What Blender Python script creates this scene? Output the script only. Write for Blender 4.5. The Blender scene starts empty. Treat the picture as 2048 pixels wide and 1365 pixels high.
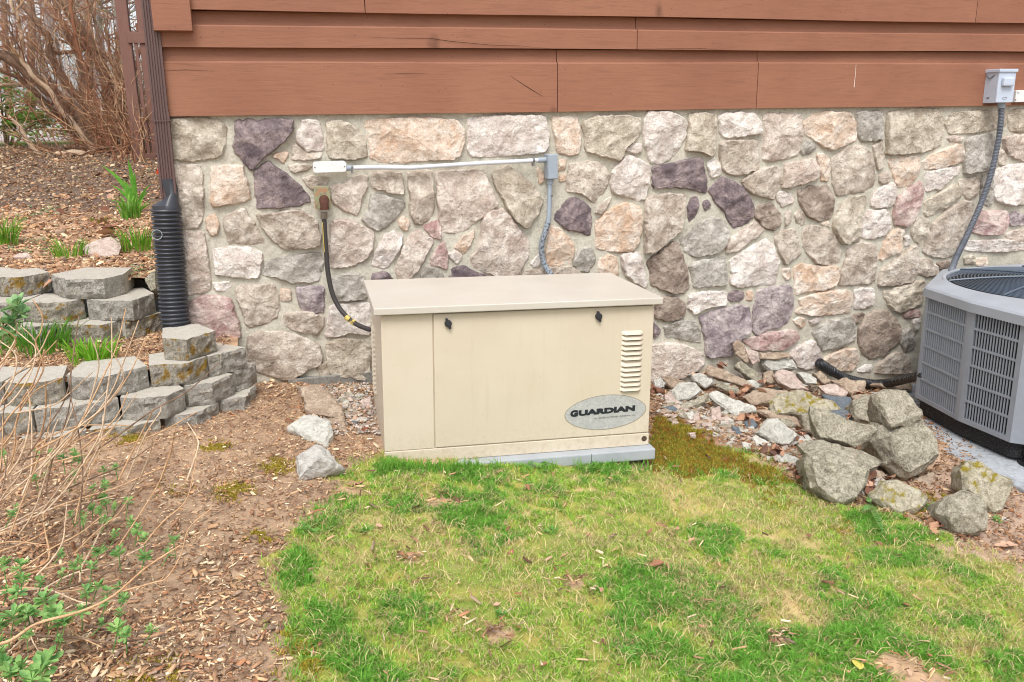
import bpy, bmesh, math, random
import numpy as np
from mathutils import Vector, Matrix, noise
random.seed(7); rng = np.random.default_rng(7)
S = bpy.context.scene
COL = S.collection
PI = math.pi

# ---------------------------------------------------------------- camera
F_PX = 1719.4                                   # focal length in photo pixels (2048 wide)
CAM = np.array([0.0, -4.3524, 1.45])
YAW, PITCH, ROLL = math.radians(15.539), math.radians(14.634), math.radians(-0.8716)
_f = np.array([math.sin(YAW)*math.cos(PITCH), math.cos(YAW)*math.cos(PITCH), -math.sin(PITCH)])
_r = np.array([math.cos(YAW), -math.sin(YAW), 0.0]); _u = np.cross(_r, _f)
_r2 = math.cos(ROLL)*_r + math.sin(ROLL)*_u; _u2 = -math.sin(ROLL)*_r + math.cos(ROLL)*_u
CM = np.array([_r2, _u2, _f])
cd = bpy.data.cameras.new('camera'); cam = bpy.data.objects.new('camera', cd); COL.objects.link(cam)
m = Matrix.Identity(4)
for i in range(3):
    m[i][0] = _r2[i]; m[i][1] = _u2[i]; m[i][2] = -_f[i]; m[i][3] = CAM[i]
cam.matrix_world = m
cd.sensor_width = 36.0; cd.lens = 36.0*F_PX/2048; cd.clip_start = 0.05; cd.clip_end = 600
S.camera = cam

# ---------------------------------------------------------------- light
SUN_EL, SUN_AZ = 58, 200        # azimuth measured clockwise from +y
w = bpy.data.worlds.new('World'); S.world = w; w.use_nodes = True
nt = w.node_tree; nt.nodes.clear()
sk = nt.nodes.new('ShaderNodeTexSky'); sk.sky_type = 'NISHITA'; sk.sun_disc = False
sk.sun_elevation = math.radians(SUN_EL); sk.sun_rotation = math.radians(SUN_AZ)
sk.air_density = 1.0; sk.dust_density = 3.0; sk.ozone_density = 1.0
hs = nt.nodes.new('ShaderNodeHueSaturation'); hs.inputs['Saturation'].default_value = 0.30; hs.inputs['Value'].default_value = 1.1
bg = nt.nodes.new('ShaderNodeBackground'); bg.inputs['Strength'].default_value = 0.15
ow = nt.nodes.new('ShaderNodeOutputWorld')
nt.links.new(sk.outputs[0], hs.inputs['Color']); nt.links.new(hs.outputs[0], bg.inputs[0]); nt.links.new(bg.outputs[0], ow.inputs[0])
sl = bpy.data.lights.new('sun', 'SUN'); sl.energy = 1.5; sl.angle = math.radians(28); sl.color = (1.0, 0.98, 0.955)
so = bpy.data.objects.new('sun', sl); COL.objects.link(so)
a = math.radians(SUN_AZ); e = math.radians(SUN_EL)
sd = Vector((math.sin(a)*math.cos(e), math.cos(a)*math.cos(e), math.sin(e)))
so.rotation_euler = sd.to_track_quat('Z', 'Y').to_euler(); so.location = sd*20
S.view_settings.view_transform = 'Standard'; S.view_settings.look = 'None'
S.view_settings.exposure = 0.6; S.cycles.filter_width = 1.05; S.view_settings.gamma = 1.0; S.view_settings.use_curve_mapping = False

# ---------------------------------------------------------------- rays: photo pixel -> world point
def ray(u, v):
    return np.array([(u-1024)/F_PX, -(v-682.5)/F_PX, 1.0]) @ CM
def aty(u, v, y=0.0):
    d = ray(u, v); return CAM + d*(y-CAM[1])/d[1]
def atz(u, v, z=0.0):
    d = ray(u, v); return CAM + d*(z-CAM[2])/d[2]
def zg(x, y):                                    # the garden slopes down to the right
    z = 0.15 - 0.1*x + 0.04*y
    return z + 0.012*math.sin(2.1*x+0.7)*math.cos(1.7*y+1.1)
def atg(u, v, lift=0.0, gf=None):
    gf = gf or zg
    z = lift
    for _ in range(14):
        p = atz(u, v, z); z = 0.5*z + 0.5*(gf(p[0], p[1]) + lift)
    return atz(u, v, z)
def atd(u, v, depth):                            # at a distance along the view axis
    return CAM + ray(u, v)*depth
def depth_of(p): return float((np.asarray(p)-CAM) @ CM[2])

# ---------------------------------------------------------------- object helpers
def tag(o, label=None, cat=None, group=None, kind=None):
    if label: o['label'] = label
    if cat: o['category'] = cat
    if group: o['group'] = group
    if kind: o['kind'] = kind
    return o
def empty(name, loc=(0,0,0), label=None, cat=None, group=None, rz=0):
    o = bpy.data.objects.new(name, None); COL.objects.link(o); o.location = loc; o.rotation_euler = (0,0,rz)
    o.empty_display_size = 0.05
    return tag(o, label, cat, group)
class MB:
    def __init__(s): s.v = []; s.f = []; s.mi = []
    def add(s, vs, fs, mi=0):
        b = len(s.v); s.v += [tuple(map(float, p)) for p in vs]
        s.f += [tuple(b+i for i in f) for f in fs]; s.mi += [mi]*len(fs); return s
    def box(s, x0, x1, y0, y1, z0, z1, mi=0):
        return s.add([(x0,y0,z0),(x1,y0,z0),(x1,y1,z0),(x0,y1,z0),(x0,y0,z1),(x1,y0,z1),(x1,y1,z1),(x0,y1,z1)],
            [(0,3,2,1),(4,5,6,7),(0,1,5,4),(1,2,6,5),(2,3,7,6),(3,0,4,7)], mi)
    def prism(s, pts, d, mi=0):                  # polygon points (3D, ccw seen from +d side) swept by -d
        n = len(pts); a = [Vector(p) for p in pts]; b = [p-Vector(d) for p in a]
        return s.add(a+b, [tuple(range(n)), tuple(range(2*n-1, n-1, -1))] + [(i, n+i, n+(i+1)%n, (i+1)%n) for i in range(n)], mi)
    def tube(s, pts, r, seg=8, mi=0, cap=True):
        P = [Vector(p) for p in pts]; n = len(P)
        R = r if hasattr(r, '__len__') else [r]*n
        t0 = (P[1]-P[0]).normalized(); up = Vector((0,0,1)) if abs(t0.z) < .9 else Vector((1,0,0))
        a = t0.cross(up).normalized(); vs = []
        for i in range(n):
            t = (P[min(i+1,n-1)]-P[max(i-1,0)]).normalized()
            a = (a - t*a.dot(t)); a = a.normalized() if a.length > 1e-6 else t.orthogonal().normalized()
            b = t.cross(a)
            for k in range(seg):
                an = 2*PI*k/seg; vs.append(P[i] + (a*math.cos(an)+b*math.sin(an))*R[i])
        fs = [(i*seg+k, i*seg+(k+1)%seg, (i+1)*seg+(k+1)%seg, (i+1)*seg+k) for i in range(n-1) for k in range(seg)]
        if cap: fs += [tuple(range(seg-1,-1,-1)), tuple((n-1)*seg+k for k in range(seg))]
        return s.add(vs, fs, mi)
    def build(s, name, mat, parent=None, smooth=False, bevel=0, angle=35, at=None):
        me = bpy.data.meshes.new(name)
        vs = s.v
        o = bpy.data.objects.new(name, me)
        if at is not None:
            vs = [(x-at[0], y-at[1], z-at[2]) for x,y,z in vs]; o.location = at
        me.from_pydata(vs, [], s.f)
        mats = mat if isinstance(mat, (list, tuple)) else [mat]
        for q in mats: me.materials.append(q)
        if len(mats) > 1: me.polygons.foreach_set('material_index', s.mi)
        if smooth:
            me.polygons.foreach_set('use_smooth', [True]*len(me.polygons)); me.set_sharp_from_angle(angle=math.radians(angle))
        COL.objects.link(o)
        if parent: o.parent = parent
        if bevel:
            b = o.modifiers.new('bevel', 'BEVEL'); b.width = bevel; b.segments = 2; b.limit_method = 'ANGLE'; b.angle_limit = math.radians(30)
        return o
def np_mesh(name, V, Fq, mat, cols=None, smooth=False):
    """V (n,3), Fq (m,k) same-size faces"""
    me = bpy.data.meshes.new(name); n, k = len(V), Fq.shape[1]
    me.vertices.add(n); me.vertices.foreach_set('co', V.astype(np.float32).ravel())
    me.loops.add(Fq.size); me.loops.foreach_set('vertex_index', Fq.astype(np.int32).ravel())
    me.polygons.add(len(Fq)); me.polygons.foreach_set('loop_start', np.arange(0, Fq.size, k, dtype=np.int32))
    me.polygons.foreach_set('loop_total', np.full(len(Fq), k, dtype=np.int32))
    if smooth: me.polygons.foreach_set('use_smooth', np.ones(len(Fq), bool))
    me.update(calc_edges=True)
    if cols is not None:
        ca = me.color_attributes.new('col', 'FLOAT_COLOR', 'POINT')
        c4 = np.ones((n,4), np.float32); c4[:, :3] = cols; ca.data.foreach_set('color', c4.ravel())
    me.materials.append(mat); me.validate()
    o = bpy.data.objects.new(name, me); COL.objects.link(o); return o
def stream(pts, n=24):                            # Catmull-Rom
    P = [Vector(p) for p in pts]; P = [P[0]*2-P[1]] + P + [P[-1]*2-P[-2]]; out = []
    for i in range(1, len(P)-2):
        for k in range(n):
            t = k/n; a,b,c,d = P[i-1],P[i],P[i+1],P[i+2]
            out.append(0.5*((2*b)+(c-a)*t+(2*a-5*b+4*c-d)*t*t+(3*b-a-3*c+d)*t**3))
    out.append(P[-2]); return out

# ---------------------------------------------------------------- materials
def lin(c):
    return tuple(((x/255)/12.92 if x/255 <= .04045 else ((x/255+.055)/1.055)**2.4) for x in c)
def mat_base(name, rough=.8, spec=.3, metal=0):
    m = bpy.data.materials.new(name); m.use_nodes = True; nt = m.node_tree; b = nt.nodes['Principled BSDF']
    b.inputs['Roughness'].default_value = rough; b.inputs['Specular IOR Level'].default_value = spec; b.inputs['Metallic'].default_value = metal
    return m, nt, b
def N(nt, t, **kw):
    n = nt.nodes.new('ShaderNode'+t)
    for k, v in kw.items():
        if k in n.inputs: n.inputs[k].default_value = v
        else: setattr(n, k, v)
    return n
def mixc(nt, fac, a, b, mode='MIX'):
    n = nt.nodes.new('ShaderNodeMix'); n.data_type = 'RGBA'; n.blend_type = mode; n.clamp_factor = True
    for sock, val in ((n.inputs[0], fac), (n.inputs[6], a), (n.inputs[7], b)):
        if hasattr(val, 'is_linked') or hasattr(val, 'links'): nt.links.new(val, sock)
        elif isinstance(val, (int, float)): sock.default_value = val
        else: sock.default_value = (*val[:3], 1)
    return n.outputs[2]
def ramp(nt, val, stops):
    n = nt.nodes.new('ShaderNodeValToRGB'); nt.links.new(val, n.inputs[0])
    el = n.color_ramp.elements
    while len(el) < len(stops): el.new(.5)
    for e_, (p, c) in zip(el, stops):
        e_.position = p; e_.color = (*c[:3], 1) if hasattr(c, '__len__') else (c, c, c, 1)
    return n.outputs[0]
def coords(nt, rnd=True, scale=(1,1,1)):
    tc = nt.nodes.new('ShaderNodeTexCoord'); out = tc.outputs['Object']
    if rnd:
        oi = nt.nodes.new('ShaderNodeObjectInfo'); mu = N(nt, 'Math', operation='MULTIPLY'); mu.inputs[1].default_value = 57.0
        nt.links.new(oi.outputs['Random'], mu.inputs[0]); va = N(nt, 'VectorMath', operation='ADD')
        nt.links.new(out, va.inputs[0]); nt.links.new(mu.outputs[0], va.inputs[1]); out = va.outputs[0]
    if scale != (1,1,1):
        vm = N(nt, 'VectorMath', operation='MULTIPLY'); vm.inputs[1].default_value = scale; nt.links.new(out, vm.inputs[0]); out = vm.outputs[0]
    return out
def noi(nt, vec, scale, detail=5, rough=.6, dist=0):
    n = N(nt, 'TexNoise'); n.inputs['Scale'].default_value = scale; n.inputs['Detail'].default_value = detail
    n.inputs['Roughness'].default_value = rough; n.inputs['Distortion'].default_value = dist; nt.links.new(vec, n.inputs['Vector']); return n.outputs[0]
def bump(nt, b, h, strength=.4, dist=.004, prev=None):
    n = N(nt, 'Bump'); n.inputs['Strength'].default_value = strength; n.inputs['Distance'].default_value = dist
    nt.links.new(h, n.inputs['Height'])
    if prev: nt.links.new(prev, n.inputs['Normal'])
    nt.links.new(n.outputs[0], b.inputs['Normal']); return n.outputs[0]
def flat_mat(name, c, rough=.6, spec=.4, metal=0, var=.06, scale=8, bmp=0):
    m, nt, b = mat_base(name, rough, spec, metal); v = coords(nt)
    c = lin(c); n = noi(nt, v, scale)
    col = mixc(nt, ramp(nt, n, [(.35, 0), (.65, 1)]), tuple(x*(1-var) for x in c), tuple(min(1, x*(1+var)) for x in c))
    nt.links.new(col, b.inputs['Base Color'])
    if bmp: bump(nt, b, noi(nt, v, 300), bmp, .001)
    return m
def rock_mat(name, c1, c2, c3, fine=(.82, 1.12), sc=1.0, bs=1.0, moss=None, mossamt=.55, rough=.9):
    m, nt, b = mat_base(name, rough, .2); v = coords(nt)
    c1, c2, c3 = lin(c1), lin(c2), lin(c3)
    big = ramp(nt, noi(nt, v, 9*sc, 5, .65, .8), [(.38, 0), (.62, 1)])
    med = ramp(nt, noi(nt, v, 21*sc, 6, .75, 1.5), [(.47, 0), (.66, 1)])
    col = mixc(nt, big, c1, c2); col = mixc(nt, med, col, c3)
    fn = noi(nt, v, 110*sc, 6, .8)
    col = mixc(nt, 1.0, col, ramp(nt, fn, [(.3, fine[0]*.85), (.5, 1.0), (.7, fine[1])]), 'MULTIPLY')
    # thin dark pits and cracks
    crk = ramp(nt, noi(nt, v, 38*sc, 8, .75, 3.0), [(.36, .6), (.42, 1)])
    col = mixc(nt, .55, col, crk, 'MULTIPLY')
    if moss:
        g = N(nt, 'NewGeometry'); sx = N(nt, 'SeparateXYZ'); nt.links.new(g.outputs['Normal'], sx.inputs[0])
        mn = noi(nt, v, 16, 6, .7)
        ad = N(nt, 'Math', operation='MULTIPLY_ADD'); nt.links.new(sx.outputs[2], ad.inputs[0]); ad.inputs[1].default_value = .12; nt.links.new(mn, ad.inputs[2])
        mk = ramp(nt, ad.outputs[0], [(mossamt, 0), (mossamt+.08, 1)])
        mc = mixc(nt, noi(nt, v, 60, 4), lin(moss[0]), lin(moss[1]))
        col = mixc(nt, mk, col, mc)
    nt.links.new(col, b.inputs['Base Color'])
    p = bump(nt, b, noi(nt, v, 26*sc, 9, .68, .6), .8*bs, .016)
    bump(nt, b, fn, .5*bs, .003, p)
    return m
def attr_mat(name, rough=.85, spec=.2, bmp=0, trans=0, sc=60):
    m, nt, b = mat_base(name, rough, spec)
    at = N(nt, 'Attribute'); at.attribute_name = 'col'
    nt.links.new(at.outputs['Color'], b.inputs['Base Color'])
    if trans:
        tr = N(nt, 'BsdfTranslucent'); nt.links.new(at.outputs['Color'], tr.inputs[0]); mx = N(nt, 'MixShader'); mx.inputs[0].default_value = trans
        nt.links.new(b.outputs[0], mx.inputs[1]); nt.links.new(tr.outputs[0], mx.inputs[2]); nt.links.new(mx.outputs[0], nt.nodes['Material Output'].inputs[0])
    if bmp:
        v = coords(nt, False); bump(nt, b, noi(nt, v, sc, 8, .7), bmp, .01)
    return m

def wall_mat(name, base, light, acc, dark=None):
    """rough split stone: broad tone drift, cream scars, coloured stain, dark grain and ragged relief"""
    m, nt, b = mat_base(name, .92, .15); v = coords(nt)
    base, light, acc = lin(base), lin(light), lin(acc)
    n1 = noi(nt, v, 7, 4, .6, .3); n2 = noi(nt, v, 13, 10, .70, .25); n3 = noi(nt, v, 38, 8, .74, .3); n4 = noi(nt, v, 150, 4, .8); n5 = noi(nt, v, 10, 8, .7, .2)
    vo = N(nt, 'TexVoronoi'); vo.inputs['Scale'].default_value = 13; vo.inputs['Detail'].default_value = 2
    dn = N(nt, 'TexNoise'); dn.inputs['Scale'].default_value = 12; nt.links.new(v, dn.inputs['Vector'])
    vd = N(nt, 'VectorMath', operation='MULTIPLY_ADD'); nt.links.new(dn.outputs['Color'], vd.inputs[0]); vd.inputs[1].default_value = (.06,.06,.06); nt.links.new(v, vd.inputs[2]); nt.links.new(vd.outputs[0], vo.inputs['Vector'])
    col = mixc(nt, ramp(nt, n1, [(.34, 0), (.62, 1)]), base, acc)
    col = mixc(nt, ramp(nt, n2, [(.44, 0), (.64, .9)]), col, light)
    col = mixc(nt, ramp(nt, n5, [(.54, 0), (.70, .65)]), col, acc)
    col = mixc(nt, 1.0, col, ramp(nt, n3, [(.30, .62), (.42, .94), (.56, 1.03), (.70, 1.2)]), 'MULTIPLY')
    col = mixc(nt, .9, col, ramp(nt, n4, [(.30, .72), (.5, 1.0), (.72, 1.22)]), 'MULTIPLY')
    h_ = N(nt, 'HueSaturation'); h_.inputs['Saturation'].default_value = .74; h_.inputs['Value'].default_value = 1.11; nt.links.new(col, h_.inputs['Color'])
    nt.links.new(h_.outputs[0], b.inputs['Base Color'])
    p = bump(nt, b, vo.outputs['Distance'], .5, .028); p = bump(nt, b, n2, .75, .020, p); p = bump(nt, b, n3, .9, .012, p); bump(nt, b, n4, .6, .003, p)
    return m
STONE = {
 'T': wall_mat('tan_fieldstone', (186,168,146), (222,209,190), (162,141,120)),
 'L': wall_mat('olive_fieldstone', (184,169,144), (218,205,182), (164,147,122)),
 'W': wall_mat('pale_fieldstone', (216,205,192), (236,228,218), (194,174,160)),
 'O': wall_mat('ochre_fieldstone', (204,182,158), (230,216,198), (200,158,118)),
 'K': wall_mat('rose_fieldstone', (196,177,158), (226,213,197), (180,155,136)),
 'R': wall_mat('red_fieldstone', (190,160,146), (218,198,184), (166,118,112)),
 'P': wall_mat('purple_fieldstone', (126,108,110), (168,146,142), (100,84,90)),
 'Q': wall_mat('lilac_fieldstone', (166,150,148), (206,190,184), (134,116,122)),
 'G': wall_mat('grey_fieldstone', (174,166,152), (204,197,184), (146,136,122)),
 'B': wall_mat('brown_fieldstone', (156,134,114), (190,170,150), (124,102,86)),
}
M_MORTAR = rock_mat('mortar', (188,183,168), (200,195,180), (174,169,154), sc=.8, bs=.6)
M_CONC = rock_mat('footing_concrete', (150,146,140), (162,158,150), (136,130,124), sc=1.5, bs=.3)
# ================================================================ SETTING: ground, terraces, hillside
def densify(pts, closed=True):
    return pts
def in_poly(X, Y, poly):
    r = np.zeros(X.shape, bool); n = len(poly); j = n-1
    for i in range(n):
        xi, yi = poly[i]; xj, yj = poly[j]
        c = ((yi > Y) != (yj > Y)) & (X < (xj-xi)*(Y-yi)/(yj-yi+1e-12)+xi); r ^= c; j = i
    return r
_T = rng.random((256, 256))
def vnoise(X, Y, s=1.0):
    x = X*s+100; y = Y*s+100; xi = np.floor(x).astype(int); yi = np.floor(y).astype(int); fx = x-xi; fy = y-yi
    fx = fx*fx*(3-2*fx); fy = fy*fy*(3-2*fy)
    g = lambda a, b: _T[a % 256, b % 256]
    return (g(xi,yi)*(1-fx)+g(xi+1,yi)*fx)*(1-fy) + (g(xi,yi+1)*(1-fx)+g(xi+1,yi+1)*fx)*fy
def fnoise(X, Y, s, o=4):
    r = 0; a = .5
    for k in range(o): r = r + a*vnoise(X, Y, s*2**k+k*.37); a *= .5
    return r/(1-.5**o)
def zgv(X, Y): return .15-.1*X+.04*Y + .012*np.sin(2.1*X+.7)*np.cos(1.7*Y+1.1)
def wpx(pts, lift=0): return [tuple(atg(u, v, lift)[:2]) for u, v in pts]
LAWN = wpx([(775,915),(735,915),(700,935),(690,975),(640,1020),(575,1085),(530,1120),(548,1180),(575,1235),(590,1300),(625,1340),(600,1420),(620,1700),
            (2600,1700),(2500,1300),(2100,1165),(2010,1120),(1930,1100),(1860,1062),(1760,1025),(1640,1012),(1590,965),(1500,905),(1410,880),(1330,905),(1300,935)])
MOSS = wpx([(1290,900),(1310,835),(1360,838),(1420,880),(1500,915),(1590,965),(1560,985),(1450,940),(1380,965),(1300,935)])
SOILR = wpx([(1840,1040),(1870,1100),(2010,1125),(2100,1200),(2300,1200),(2300,950),(2048,960),(1900,920),(1870,900)])
RUST = wpx([(1300,750),(1420,700),(1640,720),(1640,900),(1500,905),(1410,880),(1330,840),(1300,840)])
BARE = [(*atg(u, v)[:2], r_) for u, v, r_ in ((1800,1335,.10),(1850,1365,.10),(880,1005,.06),(1000,1270,.05),(700,985,.05),(1560,1280,.03),(1150,1170,.03),(820,1120,.03))]
def zone_cols(X, Y):
    n1 = fnoise(X, Y, 3); n2 = fnoise(X, Y, 17); n3 = fnoise(X, Y, 60, 3); n4 = fnoise(X+9, Y, 8)
    jx = X+(n2-.5)*.24+(n3-.5)*.10; jy = Y+(fnoise(X+5, Y+3, 15)-.5)*.20
    dirt = np.array(lin((150,124,102))); dirt2 = np.array(lin((186,158,130)))
    C = dirt + (dirt2-dirt)*np.clip(n2*2-.6, 0, 1)[..., None]
    C = C*(0.75+.5*n3)[..., None]
    L = in_poly(jx, jy, LAWN)
    g1 = np.array(lin((166,158,84))); g2 = np.array(lin((122,142,64))); g3 = np.array(lin((206,178,134)))
    G = g1+(g2-g1)*np.clip(n4*3-1, 0, 1)[..., None]; G = G+(g3-G)*np.clip(fnoise(X+3, Y+7, 6)*4-2.3, 0, 1)[..., None]
    G = G*(0.7+.6*n3)[..., None]
    C = np.where(L[..., None], G, C)
    for bx_, by_, br in BARE:
        k_ = np.hypot(X-bx_, (Y-by_)*1.3) < br*(.4+1.2*n2); C = np.where(k_[..., None], np.array(lin((196,164,132)))*(.7+.6*n3)[..., None], C)
    Mo = in_poly(jx, jy, MOSS); mg = np.array(lin((132,116,40))); mr = np.array(lin((130,84,40)))
    MG = (mg+(mr-mg)*np.clip(n2*3-1, 0, 1)[..., None])*(.7+.6*n3)[..., None]
    C = np.where(Mo[..., None], MG, C)
    Sr = in_poly(jx, jy, SOILR); sc = np.array(lin((178,152,132))); C = np.where(Sr[..., None], sc*(.7+.6*n2)[..., None], C)
    Ru = in_poly(jx, jy, RUST) & ~Mo; rc = np.array(lin((146,116,94))); C = np.where(Ru[..., None], rc*(.6+.8*n2)[..., None], C)
    return C
def grid(name, xs, ys, zf, colf, mat, mask=None):
    X, Y = np.meshgrid(xs, ys); Z = zf(X, Y)
    V = np.stack([X, Y, Z], -1).reshape(-1, 3); nx, ny = len(xs), len(ys)
    i = np.arange((ny-1)*(nx-1)); r = i//(nx-1); c = i % (nx-1); a = r*nx+c
    Fq = np.stack([a, a+1, a+nx+1, a+nx], 1)
    if mask is not None:
        cx = (X[:-1,:-1]+X[1:,1:])/2; cy = (Y[:-1,:-1]+Y[1:,1:])/2; Fq = Fq[mask(cx, cy).ravel()]
        used = np.unique(Fq); mp = np.full(len(V), -1); mp[used] = np.arange(len(used)); V = V[used]; Fq = mp[Fq]
        cols = colf(X, Y).reshape(-1, 3)[used]
    else: cols = colf(X, Y).reshape(-1, 3)
    return np_mesh(name, V, Fq, mat, cols, True)
M_GROUND = attr_mat('garden_earth', .95, .1, .9, sc=45)
def zfine(X, Y): return zgv(X, Y) + (fnoise(X, Y, 12)-.5)*.03 + (fnoise(X, Y, 45, 3)-.5)*.014
xs = np.concatenate([np.linspace(-40,-2.2,16)[:-1], np.arange(-2.2, 3.9, .022), np.linspace(3.9, 40, 16)])
ys = np.concatenate([np.linspace(-30,-3.4,12)[:-1], np.arange(-3.4, .14, .022)])
ground = tag(grid('ground', xs, ys, zfine, zone_cols, M_GROUND), kind='structure')

# terraces: the sheets stop inside the block walls
LW = [(-3.2,-.50),(-1.06,-.47),(-.95,-.47),(-.73,-.485),(-.57,-.40),(-.42,-.34),(-.33,-.27),(-.2,-.16),(-.12,.05)]
UW = [(-3.2,.50),(-1.3,.44),(-1.1,.45),(-.97,.29),(-.8,.24),(-.72,.32),(-.6,.34),(-.42,.5)]
def ypath(P, X): return np.interp(X, [p[0] for p in P], [p[1] for p in P])
def soilcol(c1, c2, s=14):
    c1 = np.array(lin(c1)); c2 = np.array(lin(c2))
    return lambda X, Y: (c1+(c2-c1)*np.clip(fnoise(X, Y, s)*2.4-.7, 0, 1)[..., None])*(.7+.6*fnoise(X, Y, 55, 3))[..., None]
zlow = lambda X, Y: .385+.0*X + (fnoise(X, Y, 11)-.5)*.03 + .04*np.clip((Y+.35)/.4, 0, 1)
xs = np.arange(-3.2, -.08, .025); ys = np.arange(-.6, .62, .025)
tag(grid('lower_terrace', xs, ys, zlow, soilcol((146,116,92),(190,156,126)), M_GROUND, lambda X, Y: (Y > ypath(LW, X)) & (Y < ypath(UW, X)+.05) & (X < -.20)), kind='structure')
def hill_h(x, y):
    y = np.maximum(y, 0); return .66 + .060*np.clip(y-.2, 0, 8.8) + .010*np.clip(y-9, 0, 40) + .045*np.clip(y-46, 0, 60) - .02*np.clip(x+1, -3, 0)*0
def zup(X, Y): return hill_h(X, Y) + (fnoise(X, Y, 9)-.5)*.05*np.clip(1-(Y-3)/8, .2, 1)
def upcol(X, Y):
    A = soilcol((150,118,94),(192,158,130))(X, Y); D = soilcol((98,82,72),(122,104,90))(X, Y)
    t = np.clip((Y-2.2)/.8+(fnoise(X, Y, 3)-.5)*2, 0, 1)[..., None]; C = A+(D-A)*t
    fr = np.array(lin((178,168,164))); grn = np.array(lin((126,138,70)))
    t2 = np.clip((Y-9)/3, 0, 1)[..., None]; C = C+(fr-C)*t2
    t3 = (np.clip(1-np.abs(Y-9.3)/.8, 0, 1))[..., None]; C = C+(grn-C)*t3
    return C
xs = np.concatenate([np.linspace(-70,-7,14)[:-1], np.linspace(-7,-3.4,20)[:-1], np.arange(-3.4, -.4, .035), np.linspace(-.38, 1.0, 5)])
ys = np.concatenate([np.arange(.18, 5, .04), np.linspace(5, 20, 40)[1:], np.linspace(20, 110, 20)[1:]])
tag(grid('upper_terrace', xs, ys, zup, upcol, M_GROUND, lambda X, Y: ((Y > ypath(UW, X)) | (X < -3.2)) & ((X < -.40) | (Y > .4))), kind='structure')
def zl1(x, y): return float(zlow(np.array([x]), np.array([y]))[0])
def zu1(x, y): return float(zup(np.array([x]), np.array([y]))[0])

# ================================================================ HOUSE
house = empty('house', (-.42, 0, 0), 'house with reddish brown board siding above a fieldstone foundation wall', 'house')
house.location = (0,0,0)
XL, XR = -.425, 6.0
found = MB(); ZT = 1.478
# mortar sheet with slight relief on the front, a box behind it
nx, nz = 260, 64
X, Z = np.meshgrid(np.linspace(XL, XR, nx), np.linspace(-.55, ZT, nz))
Yf = -.004-(fnoise(X, Z, 9)-.5)*.016-(fnoise(X, Z, 40, 3)-.5)*.008
V = np.stack([X, Yf, Z], -1).reshape(-1, 3).tolist()
fq = [(r*nx+c, r*nx+c+1, (r+1)*nx+c+1, (r+1)*nx+c) for r in range(nz-1) for c in range(nx-1)]
found.add(V, fq)
found.add([(XL,-.004,-.55),(XL,5,-.55),(XL,5,ZT),(XL,-.004,ZT)], [(3,2,1,0)])
found.add([(XL,-.004,ZT),(XR,-.004,ZT),(XR,5,ZT),(XL,5,ZT)], [(0,1,2,3)])
found.add([(XR,-.004,-.55),(XR,5,-.55),(XR,5,ZT),(XR,-.004,ZT)], [(0,1,2,3)])
foundation = found.build('foundation_wall', M_MORTAR, house, smooth=True)
ft = MB(); ft.box(.02, .46, -.034, 0, -.3, .178); ft.box(.465, 1.5, -.03, 0, -.3, .12); ft.build('footing', rock_mat('dark_footing', (128,126,120), (142,139,132), (112,110,104), sc=1.5, bs=.4), house, bevel=.006)

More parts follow.
